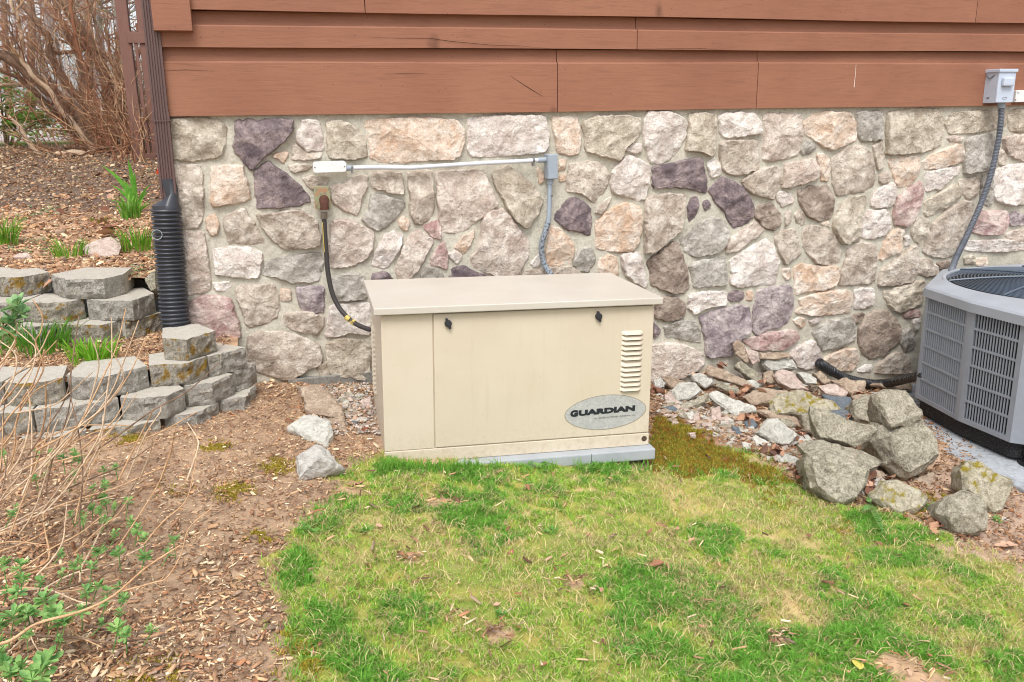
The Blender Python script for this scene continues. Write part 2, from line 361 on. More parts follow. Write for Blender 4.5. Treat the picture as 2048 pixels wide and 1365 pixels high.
CROP = {'A':(300,200,.2198),'B':(640,200,.2198),'C':(980,200,.2198),'D':(1320,200,.2198),'E':(1660,200,.2198),
        'F':(300,480,.23446),'G':(1260,440,.2198),'H':(1560,440,.2198),'I':(740,400,.27344),'J':(1300,650,.29297),
        'K':(1600,700,.30769),'M':(500,740,.2198),'N':(0,300,.29304),'O':(0,600,.26367),'X':(0,0,1),'Z':(0,0,.2564)}
def cpx(c, pts):
    ox, oy, s = CROP[c]; return [(ox+x*s, oy+y*s) for x, y in pts]
def parse(txt):
    out = []
    for ln in txt.strip().splitlines():
        ln = ln.split('#')[0].strip()
        if not ln: continue
        t = ln.split(); n = [float(q) for q in ' '.join(t[2:]).replace(',', ' ').split()]
        out.append((t[1], cpx(t[0], list(zip(n[0::2], n[1::2])))))
    return out
STONES = parse('''
A L 150,180 400,165 640,185 690,250 690,350 660,460 610,530 450,548 200,545 175,480 150,330
A P 780,185 1000,190 1210,175 1300,185 1300,270 1230,370 1100,470 1000,560 930,640 850,560 760,430 785,300
A W 1390,190 1540,190 1560,300 1590,440 1500,465 1430,470 1340,380 1330,340 1370,270
A T 1300,430 1330,400 1420,485 1560,475 1550,530 1450,550 1290,545
B L 60,195 230,200 330,260 390,330 430,480 430,520 290,545 90,530 75,400
A O 1140,500 1200,475 1250,480 1240,540 1215,570 1140,520
A T 1270,600 1400,580 1480,600 1440,635 1310,665 1280,640
A T 165,580 300,590 450,600 475,700 480,850 480,1000 470,1100 430,1165 250,1175 215,1060 195,850 180,700
A O 565,620 700,600 845,600 855,680 880,750 905,850 905,900 800,940 570,975 555,930 560,750
A P 960,640 1090,565 1140,620 1250,690 1340,760 1440,870 1450,930 1330,965 1150,980 985,990 965,850 955,700
A T 1380,715 1500,700 1620,705 1630,740 1590,780 1490,830 1440,790
B K 105,790 210,760 350,690 430,700 430,800 380,900 345,1055 270,1030 150,950 105,900
A O 515,1080 590,1040 610,1110 610,1210 560,1240 515,1170
A T 680,1080 760,1020 860,990 900,1060 960,1160 1065,1290 1050,1305 900,1315 730,1310 700,1240 670,1150
A T 970,1045 1150,1035 1330,1005 1480,1060 1530,1150 1550,1240 1545,1330 1400,1350 1230,1365 1140,1300 1050,1200 1000,1110
F K 235,-60 460,-60 480,50 490,120 500,250 510,380 480,440 370,465 290,470 265,340 255,200 240,100
F W 540,80 800,70 960,110 950,200 920,330 700,320 560,290 545,170
F G 990,180 1200,145 1440,110 1480,180 1470,260 1440,350 1380,365 1180,360 1090,320 960,310
X K 664,444 695,440 728,455 750,468 745,490 734,520 699,533 664,538 659,500
F W 540,370 680,365 690,410 640,440 560,430
F T 740,400 1060,385 1080,450 1095,560 1085,650 1000,710 850,750 815,720 800,620 740,500
F O 1115,425 1200,430 1210,520 1125,520
F Q 1245,410 1480,400 1480,620 1400,630 1310,620 1270,540
F R 330,540 430,490 600,490 700,510 705,600 755,680 770,845 600,870 450,850 340,690
F T 1140,640 1290,615 1480,650 1475,750 1430,820 1250,780 1150,740
F T 840,820 940,790 1150,790 1300,840 1440,900 1465,960 1465,1060 1350,1110 1250,1170 1150,1205 1000,1150 900,1120 830,1000
F G 1540,320 1700,290 1820,310 1850,440 1840,510 1600,525 1560,430
F W 1540,570 1700,550 1870,540 1880,700 1880,820 1700,790 1600,830 1500,825 1510,720
F L 1500,900 1600,850 1800,860 1880,920 1880,1180 1820,1195 1700,1170 1540,1160 1510,1000
F L 1430,1090 1500,1060 1530,1110 1520,1165 1450,1180
B O 410,185 700,170 1000,165 1250,185 1305,250 1310,400 1270,510 1200,550 950,550 700,570 530,570 470,520 450,400 420,280
X W 936,236 1010,232 1089,232 1098,265 1097,292 1090,305 1040,310 980,314 941,314 937,270
B T 475,660 620,655 740,670 755,760 770,855 690,855 600,830 475,795
B G 470,880 560,860 700,910 775,930 740,1010 680,1080 620,1140 540,1200 440,1140 390,1080 450,1000
B T 810,670 950,650 1030,650 1030,770 1040,950 1035,1020 1000,1080 930,1140 860,1110 820,1040 820,900 800,760
B K 1055,660 1250,650 1450,640 1510,690 1545,800 1590,900 1610,950 1550,1010 1400,1130 1270,1220 1110,1200 1090,1080 1075,900 1065,750
C L 20,670 160,590 230,650 330,720 420,820 480,920 450,1020 340,1180 230,1100 150,960 60,800
B O 710,1100 760,1070 810,1110 800,1190 750,1170
B R 940,1160 1090,1090 1100,1200 1100,1280 1020,1240
I W 20,470 60,340 120,260 160,230 240,260 230,320 190,410 130,500 40,490
I P 25,540 120,530 165,580 165,600 20,600
I K 200,470 250,350 300,260 350,220 450,290 460,310 400,430 350,520 300,570 210,595 190,520
I R 540,300 570,400 570,510 440,470 470,400
I G 380,550 420,500 500,510 540,560 530,590 380,590
I O 620,345 700,260 760,230 755,290 690,400
I W 575,400 640,370 680,420 640,465 600,440
I P 590,560 610,500 700,490 760,530 820,540 880,575 590,590
I K 825,150 870,90 970,65 1030,130 1110,240 1165,310 1160,420 1120,490 1085,565 950,570 830,520 750,480 750,420 800,330 820,280
I O 1320,190 1390,210 1440,270 1500,340 1480,470 1330,490 1290,480 1300,330
I W 1180,470 1240,400 1250,495 1200,490
I G 1480,480 1520,400 1560,345 1630,360 1650,460 1600,535 1540,520
I T 1130,520 1300,500 1480,490 1540,530 1530,560 1130,560
I O 1680,440 1760,405 1805,430 1825,550 1690,545
I W 1840,400 1970,390 2000,470 2030,600 2020,650 1880,560 1850,480
C O 565,160 800,155 820,260 830,350 815,495 700,500 620,480 600,370 580,260
C L 850,210 950,145 1100,150 1290,150 1375,170 1375,300 1310,380 1230,440 1200,530 1165,550 1060,515 960,490 880,470 870,350
C W 1440,110 1640,110 1760,170 1800,220 1790,320 1740,420 1640,540 1580,575 1480,570 1430,450 1400,310 1410,200
C W 1230,460 1300,400 1390,400 1380,470 1330,490
C T 740,580 950,565 1030,600 1085,680 1080,750 1040,840 980,910 960,940 890,900 830,850 700,835 710,720
C O 640,560 690,560 690,635 640,640
C O 640,690 690,680 685,735 640,745
C W 1130,640 1250,515 1360,540 1450,590 1470,680 1440,780 1420,900 1360,920 1280,890 1120,850 1105,740
X P 1308,336 1340,329 1364,323 1403,315 1408,336 1414,358 1414,388 1395,382 1368,376 1340,375 1308,378
C P 690,920 760,895 850,930 920,990 920,1100 915,1240 820,1200 700,1180 600,1090 600,1050 660,990
C T 970,1020 1060,910 1110,890 1080,960 1010,1050
C O 440,620 495,650 490,740 455,760
I O 1655,180 1730,100 1850,20 1985,60 1990,240 1960,340 1910,380 1790,380 1655,350 1665,270
X T 1294,396 1340,388 1373,391 1371,420 1365,453 1361,462 1337,482 1308,504 1290,504 1291,460 1293,430
D L 265,130 400,125 520,130 520,260 500,400 495,500 450,510 380,480 240,455 270,350 280,230
D W 550,150 620,125 860,120 910,190 925,300 800,325 600,345 550,300
D T 560,385 750,370 900,365 900,500 895,640 800,660 720,690 650,680 580,640 555,500
D K 950,130 1290,130 1300,300 1280,480 1200,520 1050,560 950,545 945,430 960,280
D O 1320,210 1400,130 1500,115 1740,115 1790,200 1800,310 1790,370 1700,410 1570,460 1480,420 1400,360 1320,290
D G 1290,460 1350,370 1440,420 1360,490 1310,500
D W 435,570 500,530 550,590 565,680 480,715 460,650
D P 460,820 590,700 700,760 800,860 860,970 860,1060 800,1120 690,1165 640,1120 600,1010 520,950 480,880
D T 750,740 900,640 1060,600 1100,650 1100,750 1080,830 1030,905 930,880 830,850 780,790
D K 1155,580 1250,570 1410,535 1440,600 1450,690 1400,730 1300,760 1180,800 1110,800 1140,700
D O 1430,500 1500,490 1550,530 1560,640 1530,740 1480,740 1460,620
E T 25,530 150,450 270,415 360,470 405,560 420,700 410,780 330,830 220,850 70,875 40,760 30,620
D B 1265,830 1370,790 1540,790 1580,900 1590,1010 1560,1080 1450,1110 1350,1050 1280,940
D B 890,990 960,950 1040,960 1100,1040 1100,1130 1040,1185 970,1170 880,1070
D W 1070,850 1130,840 1225,870 1210,930 1130,975 1080,920
D T 1150,1030 1200,1010 1200,1110 1150,1150
D P 290,900 350,885 360,960 330,1060 270,1120 265,1000
D P 405,930 440,915 470,960 420,1010
G G 465,180 600,60 750,-20 850,0 900,130 870,220 800,300 600,345 540,320 480,230
G K 880,240 950,150 1080,70 1150,10 1225,90 1190,130 1080,210 1000,280 890,300
D T 1230,1040 1280,1000 1340,1080 1320,1150 1260,1110
G T 1310,140 1480,80 1530,130 1540,210 1570,310 1500,360 1420,405 1380,320
H T 210,170 240,70 330,50 430,90 510,160 560,260 570,350 540,400 460,415 340,400 260,310 220,250
E L 40,1120 110,960 200,890 330,870 340,950 290,1060 270,1230 170,1300 120,1310 60,1220
E W 380,960 400,860 500,780 590,760 610,830 590,920 560,980 450,980
E T 455,680 530,660 560,720 540,750 470,760
E T 400,420 480,380 490,480 490,600 440,640 425,540
E W 310,1080 370,1010 500,1000 550,1060 560,1160 500,1230 370,1270 295,1250 300,1160
E O 525,540 650,525 820,520 830,600 820,680 740,780 640,795 590,690
E L 540,110 800,80 1000,90 1050,170 1040,300 1020,400 960,450 820,480 680,500 515,490 525,400 530,260
E G 245,110 490,105 495,230 495,350 400,375 300,375 260,300
E L 1070,150 1160,110 1500,100 1620,100 1620,240 1460,285 1300,300 1100,315 1060,240
E O 850,560 960,490 1170,400 1220,440 1220,560 1180,580 1000,620 870,635
E W 860,660 1000,640 1190,600 1200,660 1100,720 1020,810 890,835 870,740
E G 1250,380 1270,340 1480,310 1500,330 1530,450 1530,620 1400,650 1230,670 1225,560 1240,480
E K 1080,350 1130,325 1230,340 1190,380 1100,380
E R 590,1000 640,880 740,800 840,740 855,850 830,950 780,1060 720,1150 600,1140 580,1060
E L 870,930 1000,850 1140,770 1200,800 1210,880 1060,970 900,1070 870,1040
E T 1180,740 1300,710 1370,700 1370,800 1340,890 1260,905 1220,840
E L 760,1180 820,1050 930,1110 900,1230 850,1340 760,1250
X T 1855,478 1871,448 1891,424 1924,404 1948,404 1946,431 1932,470 1915,505 1909,512 1890,517 1863,512 1849,505
E G 1380,900 1400,700 1490,670 1485,800 1480,950 1440,965 1390,940
E W 1500,650 1620,600 1765,580 1900,600 1900,900 1760,950 1640,960 1520,920 1490,800
E K 1590,350 1700,320 1765,320 1880,340 1880,540 1740,555 1660,520 1600,440
E T 1540,520 1580,460 1630,520 1600,590 1550,590
E L 1640,120 1700,90 1850,90 1880,260 1780,290 1630,280
E R 1310,1030 1500,1010 1610,1010 1600,1120 1550,1220 1400,1230 1270,1200 1290,1100
E Q 1620,1050 1700,1020 1800,1060 1800,1140 1650,1150
X W 1930,489 1936,482 2003,480 2048,484 2060,500 2000,505 1935,503
E K 1600,1230 1680,1190 1900,1190 1900,1290 1650,1290
H L 1680,340 1780,330 1780,400 1700,410
H O 1795,360 1900,350 1900,420 1800,420
H T 1280,370 1350,350 1450,440 1440,500 1350,520 1280,500
H B 1440,400 1530,370 1560,420 1480,460
H T 620,270 700,220 850,215 885,270 870,580 700,590 545,600 560,480 600,390 620,360
H O 900,360 960,200 1000,130 1080,80 1130,100 1100,200 1110,290 1000,330 940,375
H T 905,580 940,450 1050,370 1150,290 1250,230 1260,350 1265,500 1200,570 1050,595 920,600
H W 1140,160 1180,150 1195,230 1150,240
H O 145,440 200,400 340,430 540,430 530,520 510,590 400,640 300,645 150,690 145,560
H O 180,720 350,670 530,640 655,650 660,760 640,850 500,860 330,870 140,850 200,790
H W 690,640 800,620 860,640 870,750 820,800 690,820 685,720
H L 950,650 1100,610 1250,560 1320,560 1310,760 1200,800 1080,850 1010,790 960,720
H R 1130,870 1200,820 1290,830 1280,880 1170,900
H G 290,1010 450,930 640,880 690,950 690,1090 560,1150 400,1195 350,1110
H B 730,1000 790,890 860,840 980,840 1060,900 1095,1000 1090,1100 1010,1180 930,1240 830,1275 760,1210 720,1100
H O 130,920 180,890 240,910 250,960 190,985
H W 270,920 370,890 420,900 300,970
G Q 1160,660 1300,620 1460,600 1495,720 1490,820 1450,940 1300,1000 1150,1055 1130,1000 1135,850
G P 910,660 1040,655 1040,740 910,745
G O 1070,660 1120,650 1120,740 1070,735
G W 920,370 1080,270 1240,175 1310,230 1350,370 1350,480 1330,580 1150,600 980,620 920,590 930,480
G W 540,680 700,660 880,650 880,770 700,800 600,860 540,820
G B 170,380 300,270 400,210 450,220 480,330 520,450 545,620 500,670 400,670 200,600 190,480
G G 545,420 600,380 870,340 885,450 880,590 720,610 590,615 570,520
G B 240,780 310,700 420,710 490,740 510,830 490,890 370,920 240,900
G G 320,970 480,920 600,920 640,1020 655,1120 570,1110 440,1080 340,1075
G Q 640,890 800,820 1000,780 1090,800 1105,900 1110,1010 1000,1090 960,1150 940,1240 700,1260 690,1100 670,980
G P 225,930 280,1010 240,1070 225,1070
X K 1300,694 1340,687 1374,693 1411,712 1408,732 1388,747 1360,757 1300,770
G R 1030,1100 1200,1050 1400,1010 1520,1010 1530,1080 1480,1140 1380,1190 1150,1190
G O 1400,500 1400,460 1460,440 1475,520 1430,550
H W 95,1230 180,1150 310,1105 360,1190 400,1270 380,1340 250,1365 150,1330
H O 400,1290 480,1220 580,1180 700,1180 720,1240 700,1330 650,1375 450,1375
H T 880,1340 980,1250 1080,1205 1160,1240 1195,1330 1195,1400 880,1400
H G 1110,1060 1180,980 1240,1060 1230,1180 1150,1200 1100,1120
J W 1420,310 1470,280 1520,280 1520,320 1430,325
H B 660,880 760,850 780,870 720,940 690,930
H T 650,190 720,150 735,200 660,205
H O 390,40 440,20 470,70 400,50
H W 1220,920 1290,880 1270,1000 1240,1010
J K 600,330 900,330 950,400 700,420
''')
def resample(P, step):
    out = []; n = len(P)
    for i in range(n):
        a = np.array(P[i]); b = np.array(P[(i+1) % n]); L = np.hypot(*(b-a)); k = max(1, int(round(L/step)))
        for j in range(k): out.append(a+(b-a)*j/k)
    return out
def round_poly(P, it=1):
    for _ in range(it):
        Q = []
        for i in range(len(P)):
            a = np.array(P[i]); b = np.array(P[(i+1) % len(P)]); Q += [a*.89+b*.11, a*.11+b*.89]
        P = Q
    return P
def wall_stone(poly, kind, seed, world=False):
    rs = random.Random(seed)
    P = [np.array(q) for q in poly] if world else [aty(u, v, -.02)[[0, 2]] for u, v in poly]
    area = sum(P[i][0]*P[(i+1)%len(P)][1]-P[(i+1)%len(P)][0]*P[i][1] for i in range(len(P)))/2
    if area < 0: P = P[::-1]; area = -area
    size = math.sqrt(area); P = round_poly(P, 1)
    P = resample(P, max(.010, size*.05)); n = len(P)
    c = sum(P)/n; P = [p+(p-c)/np.hypot(*(p-c))*.0085 for p in P]
    P = [p + (p-c)/np.hypot(*(p-c))*(noise.fractal(Vector((p[0]*32, p[1]*32, seed)), .8, 2, 4)*.008) for p in P]
    h = .013+.018*min(1, size/.2)*rs.uniform(.6, 1.25)
    planes = []
    for k in range(rs.randint(3, 6)):
        a = rs.uniform(0, 2*PI); sl = rs.uniform(.06, .34); o = rs.uniform(.1, .5)*size*sl
        planes.append((math.cos(a)*sl, math.sin(a)*sl, o))
    def dep(p):
        q = p-c; d = min(px*q[0]+pz*q[1]+o for px, pz, o in planes)
        d = max(-h*.55, min(d, h*.45))
        return d + noise.fractal(Vector((p[0]*22+seed, p[1]*22, seed*.7)), 1, 2, 5)*.007
    rings = [(1.0, 0, -.35), (1.0, .002, .25), (1.0, .004, .75), (1.0, .009, 1.0)]
    vs = []; 
    for sc, ins, hh in rings:
        for p in P:
            d = p-c; L = np.hypot(*d); q = c+d*max(.3, (L-ins)/L)
            vs.append((q[0], -(h*hh) - (dep(q)*hh if hh > 0.5 else 0), q[1]))
    inner = [.82, .64, .46, .3, .14] if size > .07 else [.6, .25]
    for sc in inner:
        for p in P:
            q = c+(p-c)*sc; vs.append((q[0], -h-dep(q), q[1]))
    vs.append((c[0], -h-dep(c), c[1]))
    R = len(rings)+len(inner)
    fs = [(r*n+i, r*n+(i+1)%n, (r+1)*n+(i+1)%n, (r+1)*n+i) for r in range(R-1) for i in range(n)]
    fs += [((R-1)*n+i, (R-1)*n+(i+1)%n, R*n) for i in range(n)]
    mb = MB(); mb.add(vs, fs)
    return mb.build('stone', STONE[kind], foundation, smooth=True, angle=30, at=(c[0], 0, c[1]))
for i, (k, poly) in enumerate(STONES): wall_stone(poly, k, i+1)
rq = random.Random(4); gx_ = [.47,.68,.92,1.14,1.38,1.60,1.80,1.98]; gz_ = [.02,.17,.31,.47]        # stones behind the generator
J_ = {(i, j): (gx_[i]+(rq.uniform(-.04,.04) if i < 7 else 0), gz_[j]+rq.uniform(-.025,.025)) for i in range(8) for j in range(4)}
for i in range(7):
    for j in range(3):
        q = [np.array(J_[a]) for a in ((i,j),(i+1,j),(i+1,j+1),(i,j+1))]; c_ = sum(q)/4
        wall_stone([c_+(p_-c_)*.84 for p_ in q], rq.choice('TLWKGOBT'), 900+i*9+j, True)

# siding ---------------------------------------------------------
def wood_mat():
    m, nt, b = mat_base('brown_stained_wood', .62, .3); v = coords(nt)
    vs = N(nt, 'VectorMath', operation='MULTIPLY'); vs.inputs[1].default_value = (1.0, 1, 14); nt.links.new(v, vs.inputs[0])
    g = noi(nt, vs.outputs[0], 5, 8, .7, 1.0)
    big = noi(nt, v, 2.2, 3)
    c1, c2, c3 = lin((141,95,74)), lin((149,103,80)), lin((112,74,58))
    col = mixc(nt, ramp(nt, big, [(.35,0),(.65,1)]), c1, c2); col = mixc(nt, ramp(nt, g, [(.50,0),(.78,.6)]), col, c3)
    vo = N(nt, 'TexVoronoi'); vo.inputs['Scale'].default_value = 2.6; vk = N(nt, 'VectorMath', operation='MULTIPLY'); vk.inputs[1].default_value = (1, 1, .55)
    dn = N(nt, 'TexNoise'); dn.inputs['Scale'].default_value = 14; nt.links.new(v, dn.inputs['Vector'])
    va = N(nt, 'VectorMath', operation='MULTIPLY_ADD'); nt.links.new(dn.outputs['Color'], va.inputs[0]); va.inputs[1].default_value = (.05,.05,.05); nt.links.new(v, va.inputs[2])
    nt.links.new(va.outputs[0], vk.inputs[0]); nt.links.new(vk.outputs[0], vo.inputs['Vector'])
    kn = ramp(nt, vo.outputs['Distance'], [(.02, .45), (.10, 1)]); col = mixc(nt, 1.0, col, kn, 'MULTIPLY')
    sp = N(nt, 'TexVoronoi'); sp.inputs['Scale'].default_value = 17; nt.links.new(v, sp.inputs['Vector'])
    spk = ramp(nt, sp.outputs['Distance'], [(.03, .3), (.06, 1)]); col = mixc(nt, .8, col, spk, 'MULTIPLY')
    nt.links.new(col, b.inputs['Base Color'])
    bump(nt, b, g, .35, .004)
    return m
M_WOOD = wood_mat()
M_DARK = flat_mat('black_gap', (22,18,16), .9, .1)
def board(x0, x1, zb, zl, zt, p=.034, q=.016, name='siding_board', y0=0.0, slope=0):
    """lap board: thick lower part zb..zl standing p proud, thin upper strip zl..zt standing q proud, running up behind the next"""
    n = max(2, int((x1-x0)/.25)); prof = [(y0+.02, zb+.004), (y0-p, zb), (y0-p-.001, zl-.006), (y0-p+.004, zl), (y0-q-.003, zl+.002), (y0-q+.004, zt), (y0+.02, zt)]
    vs = []
    for i in range(n+1):
        x = x0+(x1-x0)*i/n; wv = .002*math.sin(x*3.1+zb*9)
        for (y, z) in prof: vs.append((x, y+wv, z+.0018*math.sin(x*2.3+zb*31)))
    k = len(prof)
    fs = [(i*k+j, i*k+(j+1) % k, (i+1)*k+(j+1) % k, (i+1)*k+j) for i in range(n) for j in range(k)]
    fs += [tuple(range(k-1, -1, -1)), tuple(n*k+j for j in range(k))]
    mb = MB(); mb.add(vs, fs); c = ((x0+x1)/2, y0, zb)
    return mb.build(name, M_WOOD, house, smooth=True, angle=25, at=c)
def xw(u, v, y=-.034): return float(aty(u, v, y)[0])
g = .002
bx = [XL-.005, xw(1115,170), xw(1515,170), 6.0]
for a_, b_ in zip(bx, bx[1:]): board(a_+g, b_-g, 1.472, 1.7115, 1.775)
bx = [xw(304,80), xw(1272,75), 6.0]
for a_, b_ in zip(bx, bx[1:]): board(a_+g, b_-g, 1.774, 1.870, 1.9305, p=.046, q=.024, y0=-.004)
bx = [xw(380,20), xw(728,14), xw(1943,24), 6.0]
for a_, b_ in zip(bx, bx[1:]): board(a_+g, b_-g, 1.9295, 2.10, 2.16, p=.062, q=.04, y0=-.008)
board(xw(380,20), 6.0, 2.16, 2.40, 2.46, p=.074, q=.05, y0=-.012)
cb = MB(); cb.box(xw(308,40,-.08)-.004, xw(383,40,-.1), -.100, .0, 1.837, 2.6); cb.box(xw(383,40,-.1)-.045, xw(383,40,-.1)-.04, -.09, 0, 1.84, 2.6)
cb.build('corner_board', M_WOOD, house, bevel=.006)
up = MB(); up.box(XL-.0, 6, .02, 5, 1.478, 2.9); up.build('upper_wall', M_WOOD, house)
for k in range(5):      # side wall boards seen from the side
    z0 = 1.472+.25*k; mb = MB(); mb.box(XL-.02, XL-.002, .022, 5, z0, z0+.243); mb.build('siding_board', M_WOOD, house, at=(XL, 2.5, z0))
# paint drip and wood checks on the boards
dr = MB(); p0 = aty(1712,130,-.036); p1 = aty(1708,175,-.036)
dr.tube([p0, (p0+p1)/2+np.array([.001,0,0]), p1], [.0012,.0012,.0022], 6)
dr.build('paint_drip', flat_mat('white_drip', (225,215,205)), house)
def cracks(lst):
    for pts, y, wd in lst:
        mb = MB()
        P = [aty(u, v, y) for u, v in pts]; n = len(P)
        vs = []
        for i, p in enumerate(P):
            ww = wd*math.sin(PI*(i+.3)/(n-.4)); vs += [p+np.array([0,-.0006,ww]), p+np.array([0,-.0006,-ww])]
        mb.add(vs, [(2*i, 2*i+1, 2*i+3, 2*i+2) for i in range(n-1)])
        mb.build('wood_check', M_DARK, house)
cracks([([(735,75),(800,77),(860,77),(900,83),(985,91),(1040,92),(1110,99)], -.0535, .0010),
        ([(1290,98),(1400,97),(1450,101)], -.0535, .0008), ([(1020,152),(1060,178),(1085,193)], -.037, .0016),
        ([(770,149),(810,147),(855,147)], -.037, .0008), ([(330,142),(370,140),(430,143)], -.037, .0008),
        ([(336,60),(340,66)], -.101, .0015), ([(352,50),(348,66)], -.101, .001)])
# ================================================================ GENERATOR
GY, GO, GTX, GTY = -.052, Vector((.956, -1.055, .049)), -.024, -.011
gX = Vector((math.cos(GY), math.sin(GY), GTX)).normalized(); gYv = Vector((-math.sin(GY), math.cos(GY), GTY)); gZ = gX.cross(gYv).normalized(); gYv = gZ.cross(gX)
GM = Matrix(((gX.x,gYv.x,gZ.x,GO.x),(gX.y,gYv.y,gZ.y,GO.y),(gX.z,gYv.z,gZ.z,GO.z),(0,0,0,1)))
gen = empty('standby_generator', (0,0,0), 'cream standby generator cabinet with hinged lid, louvred vent and oval badge', 'generator'); gen.matrix_world = GM
def cream_mat():
    m, nt, b = mat_base('cream_powder_coat', .42, .45); v = coords(nt); v0 = coords(nt, False)
    n = noi(nt, v, 3, 4); col = mixc(nt, ramp(nt, n, [(.35,0),(.65,1)]), lin((200,187,166)), lin((205,193,174)))
    vs = N(nt, 'VectorMath', operation='MULTIPLY'); vs.inputs[1].default_value = (9,9,.6); nt.links.new(v, vs.inputs[0])
    st = ramp(nt, noi(nt, vs.outputs[0], 4, 6, .7), [(.55, 0), (.8, .35)]); col = mixc(nt, st, col, lin((176,160,134)))
    vo = N(nt, 'TexVoronoi'); vo.inputs['Scale'].default_value = 26; nt.links.new(v, vo.inputs['Vector'])
    sp = ramp(nt, vo.outputs['Distance'], [(.03, .45), (.05, 1)]); col = mixc(nt, .7, col, sp, 'MULTIPLY')
    sx = N(nt, 'SeparateXYZ'); nt.links.new(v0, sx.inputs[0]); dm = N(nt, 'MapRange'); dm.inputs['From Min'].default_value = .16; dm.inputs['From Max'].default_value = 0.0; nt.links.new(sx.outputs[2], dm.inputs['Value'])
    dn_ = N(nt, 'Math', operation='MULTIPLY'); nt.links.new(dm.outputs[0], dn_.inputs[0]); nt.links.new(ramp(nt, noi(nt, v, 45, 8, .8), [(.48, 0), (.68, .45)]), dn_.inputs[1]); col = mixc(nt, dn_.outputs[0], col, lin((150,126,98)))
    nt.links.new(col, b.inputs['Base Color']); bump(nt, b, noi(nt, v, 240, 3), .12, .001, bump(nt, b, noi(nt, v, 5, 2), .12, .02)); return m
M_CREAM = cream_mat()
M_BLACKP = flat_mat('black_plastic', (46,46,50), .5, .4)
D, HT, HL, HS = .685, .662, .029, .049
bw = .58
mb = MB(); mb.box(-bw, bw, .036, D-.03, .0, HT-HL-.004); mb.build('cabinet', M_CREAM, gen, bevel=.003)
mb = MB(); mb.box(-bw-.001, -.3735, .030, .040, HS+.001, HT-HL-.006); mb.build('side_panel', M_CREAM, gen, bevel=.002)
door = MB(); door.box(-.3695, bw+.001, .027, .040, HS+.003, HT-HL-.008)
door = door.build('door', M_CREAM, gen, bevel=.003)
mb = MB(); mb.box(-bw-.002, bw+.002, .024, .037, -.006, HS-.001); mb.build('base_rail', M_CREAM, gen, bevel=.002)
# lid: folded sheet, a little crowned, with rim turned down
mb = MB(); n = 12; vs = []
for j in range(n+1):
    for i in range(n+1):
        x = -.61+1.22*i/n; y = D*j/n; vs.append((x, y, HT+.005*math.sin(PI*i/n)*math.sin(PI*j/n)))
mb.add(vs, [(j*(n+1)+i, j*(n+1)+i+1, (j+1)*(n+1)+i+1, (j+1)*(n+1)+i) for j in range(n) for i in range(n)])
def rim(idx, nx_, ny_):
    base = [vs[k] for k in idx]; low = [(x, y, HT-HL) for x, y, z in base]; ins = [(x-nx_*.012, y-ny_*.012, HT-HL) for x, y, z in base]
    k = len(base); mb.add(base+low+ins, [(i, k+i, k+i+1, i+1) for i in range(k-1)] + [(k+i, 2*k+i, 2*k+i+1, k+i+1) for i in range(k-1)])
w1 = n+1
rim(list(range(n+1)), 0, -1); rim([w1*n+i for i in range(n, -1, -1)], 0, 1); rim([w1*j for j in range(n, -1, -1)], -1, 0); rim([w1*j+n for j in range(n+1)], 1, 0)
def faded():
    m, nt, b = mat_base('sun_faded_cream', .4, .45); v = coords(nt); n_ = noi(nt, v, 4, 6, .7); nt.links.new(mixc(nt, ramp(nt, n_, [(.35,0),(.7,1)]), lin((196,190,179)), lin((189,181,168))), b.inputs['Base Color']); return m
lid = mb.build('lid', faded(), gen)
bmx = bmesh.new(); bmx.from_mesh(lid.data); bmesh.ops.remove_doubles(bmx, verts=bmx.verts, dist=1e-5); bmesh.ops.recalc_face_normals(bmx, faces=bmx.faces); bmx.to_mesh(lid.data); bmx.free()
bv = lid.modifiers.new('bevel', 'BEVEL'); bv.width = .004; bv.segments = 3; bv.limit_method = 'ANGLE'; bv.angle_limit = math.radians(40)
# louvers on the door
def louver_mesh(mb, x0, x1, z0, z1, out=.0145, y=.027):
    n = 8; vs = []
    for i in range(n+1):
        t = i/n; x = x0+(x1-x0)*t; e_ = min(1, min(t, 1-t)*7)**.5
        vs += [(x, y+.0005, z1), (x, y-out*.55*e_, z0+(z1-z0)*.55), (x, y-out*e_, z0+.002), (x, y-out*e_*.9, z0), (x, y+.0005, z0+.001)]
    mb.add(vs, [(5*i+j, 5*(i+1)+j, 5*(i+1)+j+1, 5*i+j+1) for i in range(n) for j in range(4)])
lz = [.513-.0222*i for i in range(6)] + [.513-.0222*6-.006-.0222*i for i in range(6)]
for z in lz:
    mb = MB(); louver_mesh(mb, .4385, .5355, z-.0125, z+.006)
    lo = mb.build('louver', M_CREAM, door, smooth=True, angle=50)
    sl_ = MB(); sl_.box(.443, .531, .0262, .0272, z-.0175, z-.0105); sl_.build('louver_slot', M_DARK, door)
# louvres on the end wall
for k in range(14):
    z = .47-.0225*k; mb = MB(); vs = []; n = 6
    for i in range(n+1):
        t = i/n; yy = .46+.14*t; e_ = min(1, min(t, 1-t)*6)**.5
        vs += [(-bw, yy, z+.006), (-bw-.011*e_, yy, z-.010), (-bw, yy, z-.0125)]
    mb.add(vs, [(3*i+j, 3*i+j+1, 3*(i+1)+j+1, 3*(i+1)+j) for i in range(n) for j in range(2)])
    mb.build('louver', M_CREAM, gen, smooth=True)
def cyl(mb, c, r, y0, y1, seg=20, mi=0, axis='y'):
    a = [(c[0]+r*math.cos(2*PI*k/seg), y0, c[1]+r*math.sin(2*PI*k/seg)) for k in range(seg)]
    b = [(x, y1, z) for x, _, z in a]
    return mb.add(a+b, [tuple(range(seg)), tuple(range(2*seg-1, seg-1, -1))]+[(k, seg+k, seg+(k+1)%seg, (k+1)%seg) for k in range(seg)], mi)
